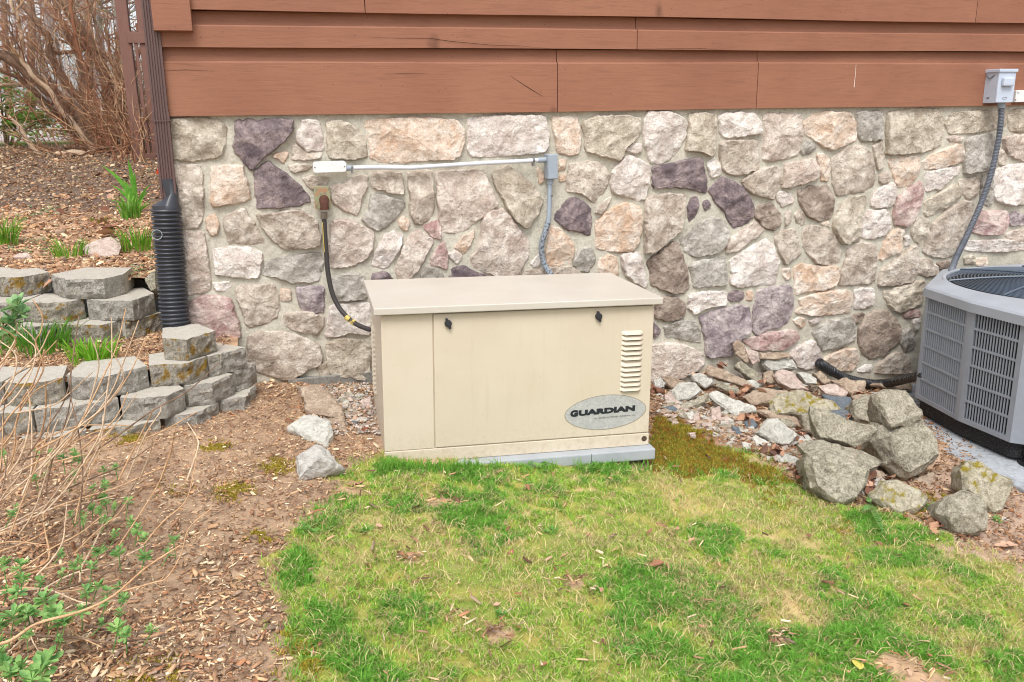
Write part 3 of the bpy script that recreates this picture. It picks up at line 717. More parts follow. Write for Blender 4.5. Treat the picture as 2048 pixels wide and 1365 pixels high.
for lx, lzz, an in ((-.311, .585, .35), (.33, .588, .25)):
    mb = MB(); cyl(mb, (lx, lzz), .0145, .014, .027); cyl(mb, (lx, lzz), .0115, .011, .0145)
    la = mb.build('latch', M_BLACKP, door, bevel=.001)
    mb = MB(); ca, sa = math.sin(an), math.cos(an)
    for sg in (1, -1):
        pts = [(.0065,.008),(.0055,.021),(.002,.0245),(-.002,.0245),(-.0055,.021),(-.0065,.008)]
        pp = [(lx + sg*(a*sa - b*(-ca)*-1), .013, lzz + sg*(b*sa + a*ca*1)) for a, b in pts]
        mb.prism(pp, (0,-.007,0))
    mb.build('latch_lug', M_BLACKP, la, bevel=.001)
# badge
m_badge = rock_mat('weathered_foil', (170,170,168), (186,186,182), (156,154,150), sc=5, bs=.12, rough=.5)
cx, cz, rx, rz, tl = .3775, .1585, .187, .0765, .021
n = 64; ring = []
for i in range(n):
    a = 2*PI*i/n; x = rx*math.cos(a); z = rz*math.sin(a)*(1-.04*math.cos(2*a)); ring.append((cx+x, .0262, cz+z+x*tl))
mb = MB(); mb.prism(ring, (0, -.002, 0)); badge = mb.build('badge', m_badge, door)
mb = MB(); vs = [(x, .0259, z) for x, _, z in ring] + [(cx+(x-cx)*.982, .0259, cz+(z-cz)*.965) for x, _, z in ring]
mb.add(vs, [(i, (i+1)%n, n+(i+1)%n, n+i) for i in range(n)]); mb.build('badge_border', flat_mat('badge_edge', (146,138,120), .6), badge)
M_INK = flat_mat('charcoal_ink', (38,42,46), .6, .3)
def text(body, parent, name, x, z, y, width, height, mat, bold=.0, tilt=0, shear=0, thick=0):
    cu = bpy.data.curves.new('txt', 'FONT'); cu.body = body; cu.size = 1; cu.offset = bold; cu.extrude = 0; cu.shear = shear; cu.resolution_u = 4
    t = bpy.data.objects.new('txt', cu); COL.objects.link(t); bpy.context.view_layer.update()
    me = bpy.data.meshes.new_from_object(t.evaluated_get(bpy.context.evaluated_depsgraph_get())); bpy.data.objects.remove(t)
    co = np.zeros(len(me.vertices)*3, np.float32); me.vertices.foreach_get('co', co); co = co.reshape(-1, 3)
    mn = co.min(0); mx = co.max(0); u = (co[:,0]-mn[0])/(mx[0]-mn[0]); v_ = (co[:,1]-mn[1])/(mx[1]-mn[1])
    out = np.stack([x+u*width, np.full(len(u), y), z+v_*height+u*width*tilt], 1)
    me.vertices.foreach_set('co', out.astype(np.float32).ravel())
    if thick:
        bm = bmesh.new(); bm.from_mesh(me); vs0 = list(bm.verts); fs0 = list(bm.faces)
        for q_, dz_ in enumerate((thick, -thick)):
            mp = {v: bm.verts.new((v.co.x+dz_*.3, v.co.y-.0001*(q_+1), v.co.z+dz_)) for v in vs0}
            for f in fs0: bm.faces.new([mp[v] for v in f.verts])
        bm.to_mesh(me); bm.free()
    me.materials.clear(); me.materials.append(mat); me.update()
    o = bpy.data.objects.new(name, me); COL.objects.link(o); o.parent = parent; return o
text('G', badge, 'lettering', .2165, .148, .0252, .034, .0285, M_INK, .06, .02, thick=.0012)
text('UARDIAN', badge, 'lettering', .2535, .1500, .0252, .258, .0245, M_INK, .06, .026, thick=.0012)
text('®', badge, 'lettering', .515, .179, .0252, .0035, .004, M_INK)
text('by Generac Power Systems, Inc.', badge, 'lettering', .327, .1275, .0252, .19, .0115, flat_mat('faded_ink', (104,104,98), .6), .004, .02)
mb = MB(); cyl(mb, (.56, .024), .0125, .0225, .0245); cyl(mb, (.56,.024), .009, .0215, .023, mi=0); mb.build('plug', flat_mat('brown_plug', (78,62,48), .7), gen, bevel=.001)
pad = empty('generator_pad', (0,0,0), 'light grey composite pad under the cream generator', 'pad'); pad.matrix_world = GM
mb = MB(); mb.box(-.60, .596, -.028, D+.01, -.058, -.0075); mb.build('slab', flat_mat('pale_grey_composite', (160,164,167), .7, .3, bmp=.1), pad, bevel=.006)
mb = MB(); mb.box(.30, .302, -.0285, -.027, -.05, -.009); mb.build('joint_line', M_DARK, pad)

# ================================================================ CONDUIT AND GAS LINE ON THE WALL
M_PVC = flat_mat('grey_pvc', (146,156,166), .5, .4); M_WHITE = flat_mat('white_plastic', (214,214,212), .45, .4); M_STEEL = flat_mat('galvanised_steel', (128,130,130), .45, .5, .6)
def tarmat():
    m, nt, b = mat_base('tar_spotted_pvc', .6, .3); v = coords(nt)
    vo = noi(nt, v, 90, 6, .8); col = mixc(nt, ramp(nt, vo, [(.5,0),(.58,1)]), lin((140,148,156)), lin((58,60,64))); nt.links.new(col, b.inputs['Base Color']); return m
cond = empty('wall_conduit', (1.3, 0, 1.1), 'pale electrical conduit running along the stone wall and down behind the generator', 'conduit')
def par(o, p): 
    mw = Vector(p.location); o.parent = p; o.location = Vector(o.location) - mw; return o
WY = -.052
def wp(u, v, y=WY): return aty(u, v, y)
mb = MB(); mb.tube([wp(u, v) for u, v in [(700,336),(760,335),(820,336),(880,332),(960,327),(1040,323),(1070,321),(1092,320)]], .0105, 12)
par(mb.build('conduit_pipe', flat_mat('painted_white_conduit', (204,208,214), .5), None, smooth=True), cond)
mb = MB(); pts = []
c = wp(659, 334); hw = .079; hh = .0265
for k in range(20):
    a = 2*PI*k/20; px_ = math.cos(a); pz = math.sin(a)
    pts.append((c[0]+math.copysign(hw-hh*.6, px_)+px_*hh*.6, WY-.018, c[2]+math.copysign(hh*.4, pz)+pz*hh*.6 + .0*px_))
mb.prism(pts, (0,-.03,0)); cov = par(mb.build('conduit_body_cover', M_WHITE, None, bevel=.002), cond)
mb = MB()
for s_ in (-1, 1): cyl(mb, (c[0]+s_*.07, c[2]), .0035, WY-.0195, WY-.017, 10)
o = mb.build('screw', M_STEEL, None); o.parent = cov; o.location = -Vector(cov.location)-Vector(cond.location)+Vector(cov.location)*0; o.location = Vector((0,0,0))-Vector(cov.location)-Vector(cond.location)
mb = MB(); mb.tube([wp(688,337), wp(702,336)], .014, 12); mb.tube([wp(1076,321), wp(1092,320)], .0135, 12); par(mb.build('coupling', M_PVC, None, smooth=True), cond)
for u, v in ((704,334),(1067,320),(1101,392)):
    p = wp(u, v); mb = MB(); r_ = .0135
    if u < 1090: mb.tube([p+np.array([-.005,0,0]), p+np.array([.005,0,0])], r_, 12); mb.box(p[0]-.005, p[0]+.005, WY-.004, WY+.02, p[2]-.032, p[2]-.01)
    else: mb.tube([p+np.array([0,0,-.005]), p+np.array([0,0,.005])], r_, 12)
    par(mb.build('clamp', M_STEEL, None), cond)
# LB fitting
a0 = wp(1092,309); a1 = wp(1112,358); mb = MB(); mb.box(a0[0], a1[0], WY-.03, WY+.03, a1[2], a0[2]); lb = par(mb.build('elbow_box', M_PVC, None, bevel=.004), cond)
mb = MB(); mb.box(a0[0]+.003, a1[0]-.002, WY-.034, WY-.03, a1[2]+.003, a0[2]-.003); par(mb.build('cover_plate', M_PVC, None, bevel=.002), cond)
mb = MB(); mb.tube([wp(1101,356), wp(1100,368)], .0165, 14); mb.tube([wp(1100,366), wp(1099,395), wp(1098,430), wp(1096,450)], .0125, 14)
par(mb.build('conduit_drop', M_PVC, None, smooth=True), cond)
pp = [wp(1096,446), wp(1090,466), wp(1084,484), wp(1083,502), wp(1087,524), wp(1095,540,-.07)]; e_ = wp(1102,552,-.1); pp += [e_, e_+np.array([.01,-.06,-.12])]
mb = MB(); mb.tube(stream(pp, 5), .0150, 14); par(mb.build('flexible_conduit', tarmat(), None, smooth=True), cond)

gas = empty('gas_line', (.39, 0, .9), 'black gas hose with brass tags looping from a green wall plate to the generator', 'gas hose')
a0 = wp(627,373,-.04); a1 = wp(662,417,-.04)
def platemat():
    m, nt, b = mat_base('zinc_chromate_plate', .5, .4); v = coords(nt); n = noi(nt, v, 26, 6, .7)
    col = mixc(nt, ramp(nt, n, [(.42,0),(.6,1)]), lin((138,150,118)), lin((160,118,88))); nt.links.new(col, b.inputs['Base Color']); return m
mb = MB(); mb.box(a0[0], a1[0], -.046, -.036, a1[2], a0[2]); pl = par(mb.build('wall_plate', platemat(), None, bevel=.002), gas)
mb = MB()
for u, v in ((632,379),(657,378),(633,412),(657,411),(641,388),(650,386)):
    p = wp(u, v, -.047); cyl(mb, (p[0], p[2]), .0032, -.0495, -.045, 8)
par(mb.build('bolt', M_STEEL, None), gas)
RUST_ = flat_mat('rusty_iron', (88,58,48), .8, .2, var=.2, scale=50)
q0 = wp(648,400,-.045); q1 = wp(648,402,-.082)
el = [q0, q0+np.array([0,-.02,0]), q1+np.array([0,.004,-.004]), q1+np.array([0,-.004,-.02]), q1+np.array([0,-.004,-.036])]
mb = MB(); mb.tube(el, [.024,.021,.022,.020,.018], 14); mb.tube([q1+np.array([0,-.004,-.030]), q1+np.array([0,-.004,-.042])], .0215, 12)
par(mb.build('elbow', RUST_, None, smooth=True), gas)
b0 = wp(648,425,-.086); mb = MB(); mb.tube([b0, wp(648,438,-.086)], .0165, 8); par(mb.build('hex_nut', flat_mat('dark_brass', (96,86,74), .6), None), gas)
ge = GM @ Vector((-bw+.01, .52, .50))
hp = [wp(648,436,-.086), wp(650,470,-.085), wp(653,510,-.085), wp(656,545,-.09), wp(664,585,-.10), wp(678,615,-.12), wp(697,637,-.16), wp(715,650,-.21), wp(745,661,-.27), wp(775,664,-.31)]
hs_ = stream(hp, 8); mb = MB(); mb.tube(hs_, .0118, 12); par(mb.build('hose', flat_mat('black_rubber', (62,58,56), .6, .3), None, smooth=True), gas)
M_BRASS = flat_mat('yellow_tag', (200,176,92), .5)
for (u0, v0, d0), (u1, v1, d1) in (((692,634,-.155),(699,640,-.166)), ((703,643,-.175),(710,647,-.195))):
    mb = MB(); mb.tube([wp(u0, v0, d0), wp(u1, v1, d1)], .0135, 12); par(mb.build('tag', M_BRASS, None), gas)
mb = MB(); mb.tube([wp(645,445,-.098), wp(647,480,-.097), wp(649,505,-.097)], .002, 6); par(mb.build('marking_stripe', M_BRASS, None), gas)

# disconnect box, its plate and the flexible whip to the condenser
box = empty('disconnect_box', (4.0, 0, 1.6), 'light grey electrical disconnect box with a pull handle cover on the brown board', 'electrical box')
M_BOX = flat_mat('light_grey_enamel', (184,194,208), .4, .5)
f0 = aty(1998,139,-.13); f1 = aty(2026,206,-.13)   # front face of the box
xl, xr, zb, zt = float(aty(1997,172,-.13)[0]), float(aty(2028,172,-.13)[0]), float(f1[2]), float(f0[2])
mb = MB(); mb.box(xl-.005, xr, -.115, -.02, zb, zt-.004); par(mb.build('enclosure', M_BOX, None, bevel=.003), box)
pts = [(xl-.006, -.132, zb+.002), (xr+.004, -.132, zb+.002), (xr+.004, -.132, zt-.004), (xl-.006, -.132, zt-.004)]
mb = MB(); mb.prism(pts, (0,-.016,0)); cv = par(mb.build('cover', M_BOX, None, bevel=.003), box)
mb = MB(); mb.box(xl-.012, xr+.009, -.14, -.03, zt-.016, zt+.002); par(mb.build('rain_lip', M_BOX, None, bevel=.003), box)
h0 = aty(2006,155,-.14); h1 = aty(2024,173,-.14); mb = MB(); mb.box(h0[0], h1[0]+.004, -.155, -.13, h1[2], h0[2]); par(mb.build('handle', M_BOX, None, bevel=.008), box)
mb = MB()
for i in range(14):
    a = PI*(.05+.9*i/13); b = PI*(.05+.9*(i+1)/13) if i < 13 else a
cc = aty(2009,195,-.133); mb.tube([(cc[0]+.016*math.cos(PI*t/8), -.1335, cc[2]+.006*math.sin(PI*t/8)-.004) for t in range(0, 17)], .0009, 5); par(mb.build('embossed_ring', M_PVC, None), box)
mb = MB(); mb.tube([(xl-.0065, -.10, zt-.03), (xl-.011, -.07, zt-.05), (xl-.0065, -.04, zt-.03)], .003, 6); cyl(mb, (xl-.004, zb+.03), .004, -.08, -.06); par(mb.build('hasp', M_STEEL, None), box)
l0 = aty(2028,181,-.04); mb = MB(); mb.box(l0[0]-.004, l0[0]+.17, -.062, -.034, float(aty(2030,205,-.06)[2]), float(aty(2030,181,-.06)[2])); 
tagp = mb.build('label_plate', M_WHITE, None, bevel=.002); tag(tagp, 'small white rectangular plate beside the disconnect box on the brown board', 'plate')
mb = MB(); p = aty(2036,186,-.0625); mb.box(p[0]-.003, p[0]+.001, -.0628, -.062, p[2]-.004, p[2]+.004); mb.box(p[0]+.006, p[0]+.009, -.0628, -.062, p[2]-.004, p[2]+.004); mb.box(p[0]-.012, p[0]-.008, -.0628, -.062, p[2]-.045, p[2]-.036)
mb.build('printed_mark', M_INK, tagp)
whip = empty('liquid_tight_conduit', (3.6, -.1, 1.1), 'grey ribbed flexible conduit hanging from the disconnect box to the air conditioner', 'conduit')
P = [wp(2003,207,-.09), wp(2002,240,-.09), wp(1996,285,-.09), wp(1983,345,-.1), wp(1963,405,-.11), wp(1937,465,-.13), wp(1915,510,-.17), wp(1905,535,-.22), wp(1900,552,-.30)]
st = stream(P, 60); 
L = [0]
for a_, b_ in zip(st, st[1:]): L.append(L[-1]+(b_-a_).length)
mb = MB(); mb.tube(st, [.0165+.0024*math.sin(l*2*PI/.0085) for l in L], 12); par(mb.build('ribbed_tube', flat_mat('blue_grey_rubber', (104,108,116), .5), None, smooth=True, angle=80), whip)
mb = MB(); mb.tube([wp(2003,205,-.09), wp(2003,216,-.09)], .021, 12); par(mb.build('connector', M_PVC, None), whip)

# insulated line set from the wall to the condenser
P = [wp(1638,726,-.02), wp(1645,731,-.05), wp(1665,744,-.07), wp(1690,756,-.09), wp(1715,763,-.11), wp(1745,768,-.14), wp(1780,766,-.22), wp(1822,756,-.45), wp(1850,750,-.6)]
st = stream(P, 14); mb = MB(); mb.tube(st, [.0290+.0022*noise.noise(Vector((i*.45,0,3))) + (.002 if i < 30 else -.002) for i in range(len(st))], 14)
ls = empty('refrigerant_line', (3.2,-.1,.2), 'black taped refrigerant line coming out of the stone wall to the air conditioner', 'pipe')
def tape():
    m, nt, b = mat_base('black_tape', .35, .5); v = coords(nt, False); n = noi(nt, v, 60, 5); nt.links.new(ramp(nt, n, [(.3,(.008,.008,.01)),(.8,(.03,.032,.036))]), b.inputs['Base Color'])
    wv = N(nt, 'TexWave'); wv.inputs['Scale'].default_value = 24; wv.inputs['Distortion'].default_value = 6; nt.links.new(v, wv.inputs['Vector']); bump(nt, b, wv.outputs[0], .7, .004); return m
par(mb.build('taped_insulation', tape(), None, smooth=True), ls)
mb = MB(); mb.tube([np.array(wp(1712,762,-.13))+np.array([0,0,.0]), wp(1728,775,-.13), wp(1750,780,-.14)], .0025, 6); par(mb.build('loose_wire', M_DARK, None), ls)

# downspout and corrugated pipe
M_DS = flat_mat('brown_aluminium', (92,70,66), .45, .45)
dsp = empty('downspout', (-.5, 0, 1.2), 'dark brown ribbed downspout at the house corner', 'downspout')
yD = -.03
t0 = aty(303,-60,yD); t1 = aty(338,385,yD)
mb = MB(); n = 30; prof = []
wd, dp = .034, .03
for k in range(7):      # fluted front
    x = -wd + 2*wd*k/6; prof.append((x-.0022, -dp)); prof.append((x-.001, -dp+.004)); prof.append((x+.001, -dp+.004)); prof.append((x+.0022, -dp))
prof = [(-wd, -dp)] + prof[4:-4] + [(wd, -dp), (wd, dp), (-wd, dp)]
def sweep(mb, prof, a, b):
    k = len(prof); vs = [(a[0]+x, a[1]+y, a[2]) for x, y in prof]+[(b[0]+x, b[1]+y, b[2]) for x, y in prof]
    mb.add(vs, [tuple(range(k-1,-1,-1)), tuple(range(k, 2*k))]+[(i, (i+1)%k, k+(i+1)%k, k+i) for i in range(k)])
xo = t1[0]
zc = float(aty(325,225,yD)[2]); x2 = float(aty(322,225,yD)[0])
x3 = float(aty(305,30,yD)[0])
up_ = [(x*.98, y*.98) for x, y in prof]
sweep(mb, prof, (xo, yD, t1[2]-.03), (x2, yD, zc)); par(mb.build('lower_pipe', M_DS, None), dsp)
mb = MB(); sweep(mb, up_, (x2, yD, zc-.01), (x3-.003, yD, 2.25)); par(mb.build('upper_pipe', M_DS, None), dsp)
mb = MB(); sweep(mb, [(x*1.07, y*1.07) for x, y in prof], (x2, yD, zc-.035), (x2, yD, zc)); mb.box(x2-wd*1.1, x2+wd*1.12, yD-dp*1.1, yD-dp*1.0, zc-.04, zc-.035)
for k in range(5): mb.box(x2-wd+.012*k+.003, x2-wd+.012*k+.008, yD-dp*1.12, yD-dp*.9, zc-.046, zc-.036)
par(mb.build('joint_band', M_DS, None), dsp)
M_COR = flat_mat('black_polyethylene', (52,54,60), .38, .5)
cor = empty('corrugated_drain_pipe', (-.5,-.03,.5), 'black corrugated drain pipe standing behind the top concrete block', 'drain pipe')
c0 = aty(334,418,-.06); c1 = aty(340,520,-.06); c2 = aty(351,645,-.09)
c0[0] -= .004
st = stream([c0, (np.array(c0)+c1)/2, c1, (np.array(c1)+c2)/2, c2, c2+np.array([.01,-.01,-.1])], 60)
L = [0]
for a_, b_ in zip(st, st[1:]): L.append(L[-1]+(b_-a_).length)
nr = L[-1]/.0195
def ribr(l): 
    t = (l/.0195) % 1; return .0655 - (.0085 if t > .62 else 0) + .003*math.sin(PI*min(1, t/.62))
fine = []; 
mb = MB(); mb.tube(st, [ribr(l) for l in L], 28); par(mb.build('corrugated_tube', M_COR, None, smooth=True, angle=50), cor)
mb = MB(); ztop = c0[2]; ad = []
n = 24
rings = [(.061, ztop-.005, 0), (.060, ztop+.018, .0)]
vs = []
for r_, z, _ in rings: vs += [(c0[0]+r_*math.cos(2*PI*k/n), c0[1]+r_*math.sin(2*PI*k/n), z) for k in range(n)]
for k in range(n):       # slanted shoulder rising to the right
    a = 2*PI*k/n; x = math.cos(a); y = math.sin(a)
    vs.append((xo+.004+x*.036, yD+y*.034, ztop+.062+.022*x))
for k in range(n):
    a = 2*PI*k/n; x = math.cos(a); y = math.sin(a); sq = 1/max(abs(x), abs(y))
    vs.append((xo+x*min(sq,1.25)*.034, yD+y*min(sq,1.25)*.032, ztop+.135))
mb.add(vs, [(r*n+k, r*n+(k+1)%n, (r+1)*n+(k+1)%n, (r+1)*n+k) for r in range(3) for k in range(n)] + [tuple(3*n+k for k in range(n))])
par(mb.build('adapter', M_COR, None, smooth=True, angle=50), cor)
mb = MB(); p = aty(316,436+220*.0,-.12); pc = aty(314,662*0+ (300+580*.293),-.13)
mb.tube([(pc[0]+.022*math.cos(a), pc[1], pc[2]+.022*math.sin(a)) for a in np.linspace(0, 2*PI, 20)], .0018, 6)
par(mb.build('wire_loop', flat_mat('pale_wire', (150,160,160), .4), None), cor)
# ================================================================ AIR CONDITIONER
M_AC = flat_mat('grey_enamel', (137,143,151), .42, .45); M_AC2 = flat_mat('grey_enamel_light', (152,158,166), .4, .5)
M_COIL = rock_mat('dark_coil_fins', (40,42,42), (58,58,54), (24,24,26), sc=3, bs=.5, rough=.6)
ac = empty('air_conditioner', (3.75,-.85,-.2), 'grey air conditioning condenser with slatted sides and round top fan guard', 'air conditioner')
ZB, ZH = -.10, .52
A1, A2, A3, A4 = (3.385,-.56), (3.325,-.945), (3.33,-1.27), (3.46,-1.40)
FP = [A1, A2, A3, A4, (3.62,-1.50), (4.40,-1.50), (4.62,-1.28), (4.62,-.36), (4.44,-.17), (3.84,-.17)]
def inset(P, d):
    c = np.mean(np.array(P), 0); return [tuple(np.array(p)+(c-np.array(p))/np.linalg.norm(c-np.array(p))*d) for p in P]
def ring_prism(mb, P, z0, z1):
    n = len(P); vs = [(x, y, z0) for x, y in P]+[(x, y, z1) for x, y in P]
    cc = sum(P[i][0]*P[(i+1)%n][1]-P[(i+1)%n][0]*P[i][1] for i in range(n))
    fs = [tuple(range(n-1,-1,-1)), tuple(range(n, 2*n))]+[(i, (i+1)%n, n+(i+1)%n, n+i) for i in range(n)]
    if cc < 0: fs = [f[::-1] for f in fs]
    mb.add(vs, fs)
mb = MB(); ring_prism(mb, inset(FP, .045), ZB, ZH); par(mb.build('coil', M_COIL, None), ac)
mb = MB(); ring_prism(mb, inset(FP, .03), ZB-.085, ZB+.0); 
def specmat():
    m, nt, b = mat_base('black_speckled_pan', .6, .3); v = coords(nt); n = noi(nt, v, 130, 6, .8); nt.links.new(ramp(nt, n, [(.55,(.012,.012,.014)),(.68,(.16,.15,.13))]), b.inputs['Base Color']); return m
M_PAN = specmat(); par(mb.build('base_pan', M_PAN, None, bevel=.004), ac)
def panel(a, b, blind, name='louvre_panel'):
    a = np.array(a); b = np.array(b); L = np.linalg.norm(b-a); t = (b-a)/L; nrm = np.array([t[1], -t[0]])   # outward
    if np.dot(nrm, a-np.array([4.0,-.85])) < 0: nrm = -nrm
    def P(s, d, z): q = a+t*s+nrm*d; return (q[0], q[1], z)
    def bx(mb, s0, s1, d0, d1, z0, z1):
        mb.add([P(s0,d0,z0),P(s1,d0,z0),P(s1,d1,z0),P(s0,d1,z0),P(s0,d0,z1),P(s1,d0,z1),P(s1,d1,z1),P(s0,d1,z1)], [(0,3,2,1),(4,5,6,7),(0,1,5,4),(1,2,6,5),(2,3,7,6),(3,0,4,7)])
    H0, H1 = ZB, ZH-.006; fr = MB(); e_ = .03
    bx(fr, 0, e_, -.02, 0, H0, H1); bx(fr, L-e_, L, -.02, 0, H0, H1); bx(fr, e_, L-e_, -.02, -.0005, H1-.026, H1); bx(fr, e_, L-e_, -.02, -.0005, H0, H0+.024)
    if blind: bx(fr, e_, L-e_, -.02, -.016, H0+.024, H1-.026)
    pn = par(fr.build(name, M_AC, None), ac)
    off = Vector(ac.location)+Vector(pn.location)
    def child(mb, nm, mt):
        o = mb.build(nm, mt, pn); o.location = -off; return o
    rows = 6; zs = np.linspace(H0+.024, H1-.026, rows+1)
    for z in zs[1:-1]:
        mb = MB(); bx(mb, e_, L-e_, -.014, -.001, z-.0055, z+.0055); child(mb, 'rail', M_AC)
    ns = int((L-2*e_)/(.0172 if not blind else .0175))
    for i in range(ns+ (0 if blind else -1)):
        s = e_+(L-2*e_)*(i+(0.5 if blind else 1))/ns; mb = MB(); wd = .0031 if not blind else .0036
        bx(mb, s-wd, s+wd, -.0075 if not blind else -.0155, -.0025, H0+.024, H1-.026); child(mb, 'slat', M_AC)
    return pn
panel(A1, A2, True); panel(A2, A3, False)
for a_, b_ in zip(FP[2:], FP[3:]+FP[:1]):
    a = np.array(a_); b = np.array(b_); mb = MB(); t = (b-a)/np.linalg.norm(b-a); nr_ = np.array([t[1], -t[0]]); 
    if np.dot(nr_, a-np.array([4.0,-.85])) < 0: nr_ = -nr_
    q = [a, b, b-nr_*.02, a-nr_*.02]; ring_prism(mb, [tuple(x) for x in q], ZB, ZH-.006); par(mb.build('side_panel', M_AC, None), ac)
# top cover with round opening
TOP = [tuple(np.array(p)+(np.array(p)-np.array([4.0,-.85]))/np.linalg.norm(np.array(p)-np.array([4.0,-.85]))*.014) for p in FP]
fc = np.array([4.0,-.81]); fr_ = .535; n = 96
def edge_pt(a):       # outline point in direction a
    d = np.array([math.cos(a), math.sin(a)]); best = 9
    for i in range(len(TOP)):
        p = np.array(TOP[i])-fc; q = np.array(TOP[(i+1)%len(TOP)])-fc; e_ = q-p; den = d[0]*e_[1]-d[1]*e_[0]
        if abs(den) < 1e-9: continue
        s = (p[0]*e_[1]-p[1]*e_[0])/den; u = (p[0]*d[1]-p[1]*d[0])/den
        if s > 0 and -1e-6 <= u <= 1+1e-6: best = min(best, s)
    return fc+d*best
angs = [2*PI*k/n for k in range(n)]
for p in TOP:
    q = np.array(p)-fc; angs.append(math.atan2(q[1], q[0]) % (2*PI))
angs = sorted(angs); n = len(angs); vs = []
lev = [(1.0, ZH-.045, 0), (1.0, ZH, 0), (.985, ZH+.010, 0), (.90, ZH+.020, 0)]
for sc, z, _ in lev:
    for a in angs: q = fc+(edge_pt(a)-fc)*sc; vs.append((q[0], q[1], z))
for r_, z in ((fr_+.015, ZH+.030), (fr_, ZH+.028), (fr_-.004, ZH+.004), (fr_-.004, ZH-.04)):
    for a in angs: vs.append((fc[0]+r_*math.cos(a), fc[1]+r_*math.sin(a), z))
mb = MB(); mb.add(vs, [(r*n+k, r*n+(k+1)%n, (r+1)*n+(k+1)%n, (r+1)*n+k) for r in range(7) for k in range(n)])
cover = par(mb.build('top_cover', M_AC2, None, smooth=True, angle=30), ac)
mb = MB(); q = np.array(aty(1942,596,-.95)); cyl(mb, (0,0), .008, 0, .006, 12); scr = mb.build('screw', M_STEEL, ac); 
scr.location = (3.312-ac.location[0], -.955-ac.location[1], ZH-.022-ac.location[2]); scr.rotation_euler = (0, 0, -PI/2)
M_GUARD = flat_mat('dark_blue_grey_wire', (78,90,104), .4, .5)
mb = MB()
for k in range(24):
    r_ = .12+.41*k/24; zc_ = ZH+.062-.036*(r_/fr_)**2
    mb.tube([(fc[0]+r_*math.cos(a), fc[1]+r_*math.sin(a), zc_) for a in np.linspace(0, 2*PI, 61)], .0032, 5, cap=False)
par(mb.build('guard_rings', M_GUARD, None, smooth=True), ac)
for k in range(8):
    a = 2*PI*k/8+.3; mb = MB(); mb.tube([(fc[0]+r_*math.cos(a), fc[1]+r_*math.sin(a), ZH+.068-.036*(r_/fr_)**2) for r_ in np.linspace(.05, fr_, 8)], .0055, 6); par(mb.build('guard_spoke', M_GUARD, None), ac)
mb = MB(); mb.tube([(fc[0], fc[1], ZH+.050), (fc[0], fc[1], ZH+.078)], [.11,.10], 32); par(mb.build('fan_hub_cap', M_AC2, None, smooth=True), ac)
mb = MB()
for k in range(3):
    a0_ = 2*PI*k/3; vs = []
    for i in range(8):
        a = a0_+i*.16
        for r_ in (.05, .48): vs.append((fc[0]+r_*math.cos(a), fc[1]+r_*math.sin(a), ZH-.06-.012*i))
    mb.add(vs, [(2*i, 2*i+1, 2*i+3, 2*i+2) for i in range(7)])
par(mb.build('fan_blades', M_GUARD, None), ac)
mb = MB(); ring_prism(mb, [(fc[0]+(fr_+.01)*math.cos(a), fc[1]+(fr_+.01)*math.sin(a)) for a in np.linspace(0,2*PI,33)[:-1]], ZH-.13, ZH-.12); par(mb.build('fan_well', flat_mat('blue_grey_steel', (96,108,120), .6), None), ac)  # floor of the fan well, an even blue-grey
for fx, fy in ((3.44,-1.34),(3.55,-.55),(4.45,-1.35),(4.45,-.4)):
    mb = MB(); mb.tube([(fx,fy,-.198),(fx,fy,-.188),(fx,fy,-.1875),(fx,fy,-.155),(fx,fy,-.150),(fx,fy,-.09)], [.085,.085,.066,.062,.070,.068], 24)
    for k in range(8):
        a = 2*PI*k/8+.2; mb.box(fx+.07*math.cos(a)-.003, fx+.07*math.cos(a)+.003, fy+.07*math.sin(a)-.003, fy+.07*math.sin(a)+.003, -.19, -.165)
    par(mb.build('foot', M_PAN, None, smooth=True, angle=40), ac)
acp = MB(); acp.box(3.155, 4.9, -1.68, -.08, -.30, -.20)
acp = acp.build('concrete_pad', rock_mat('smooth_concrete', (152,158,164), (168,172,176), (134,136,136), sc=.5, bs=.15), None, bevel=.01)
tag(acp, 'grey concrete slab under the air conditioner', 'slab')

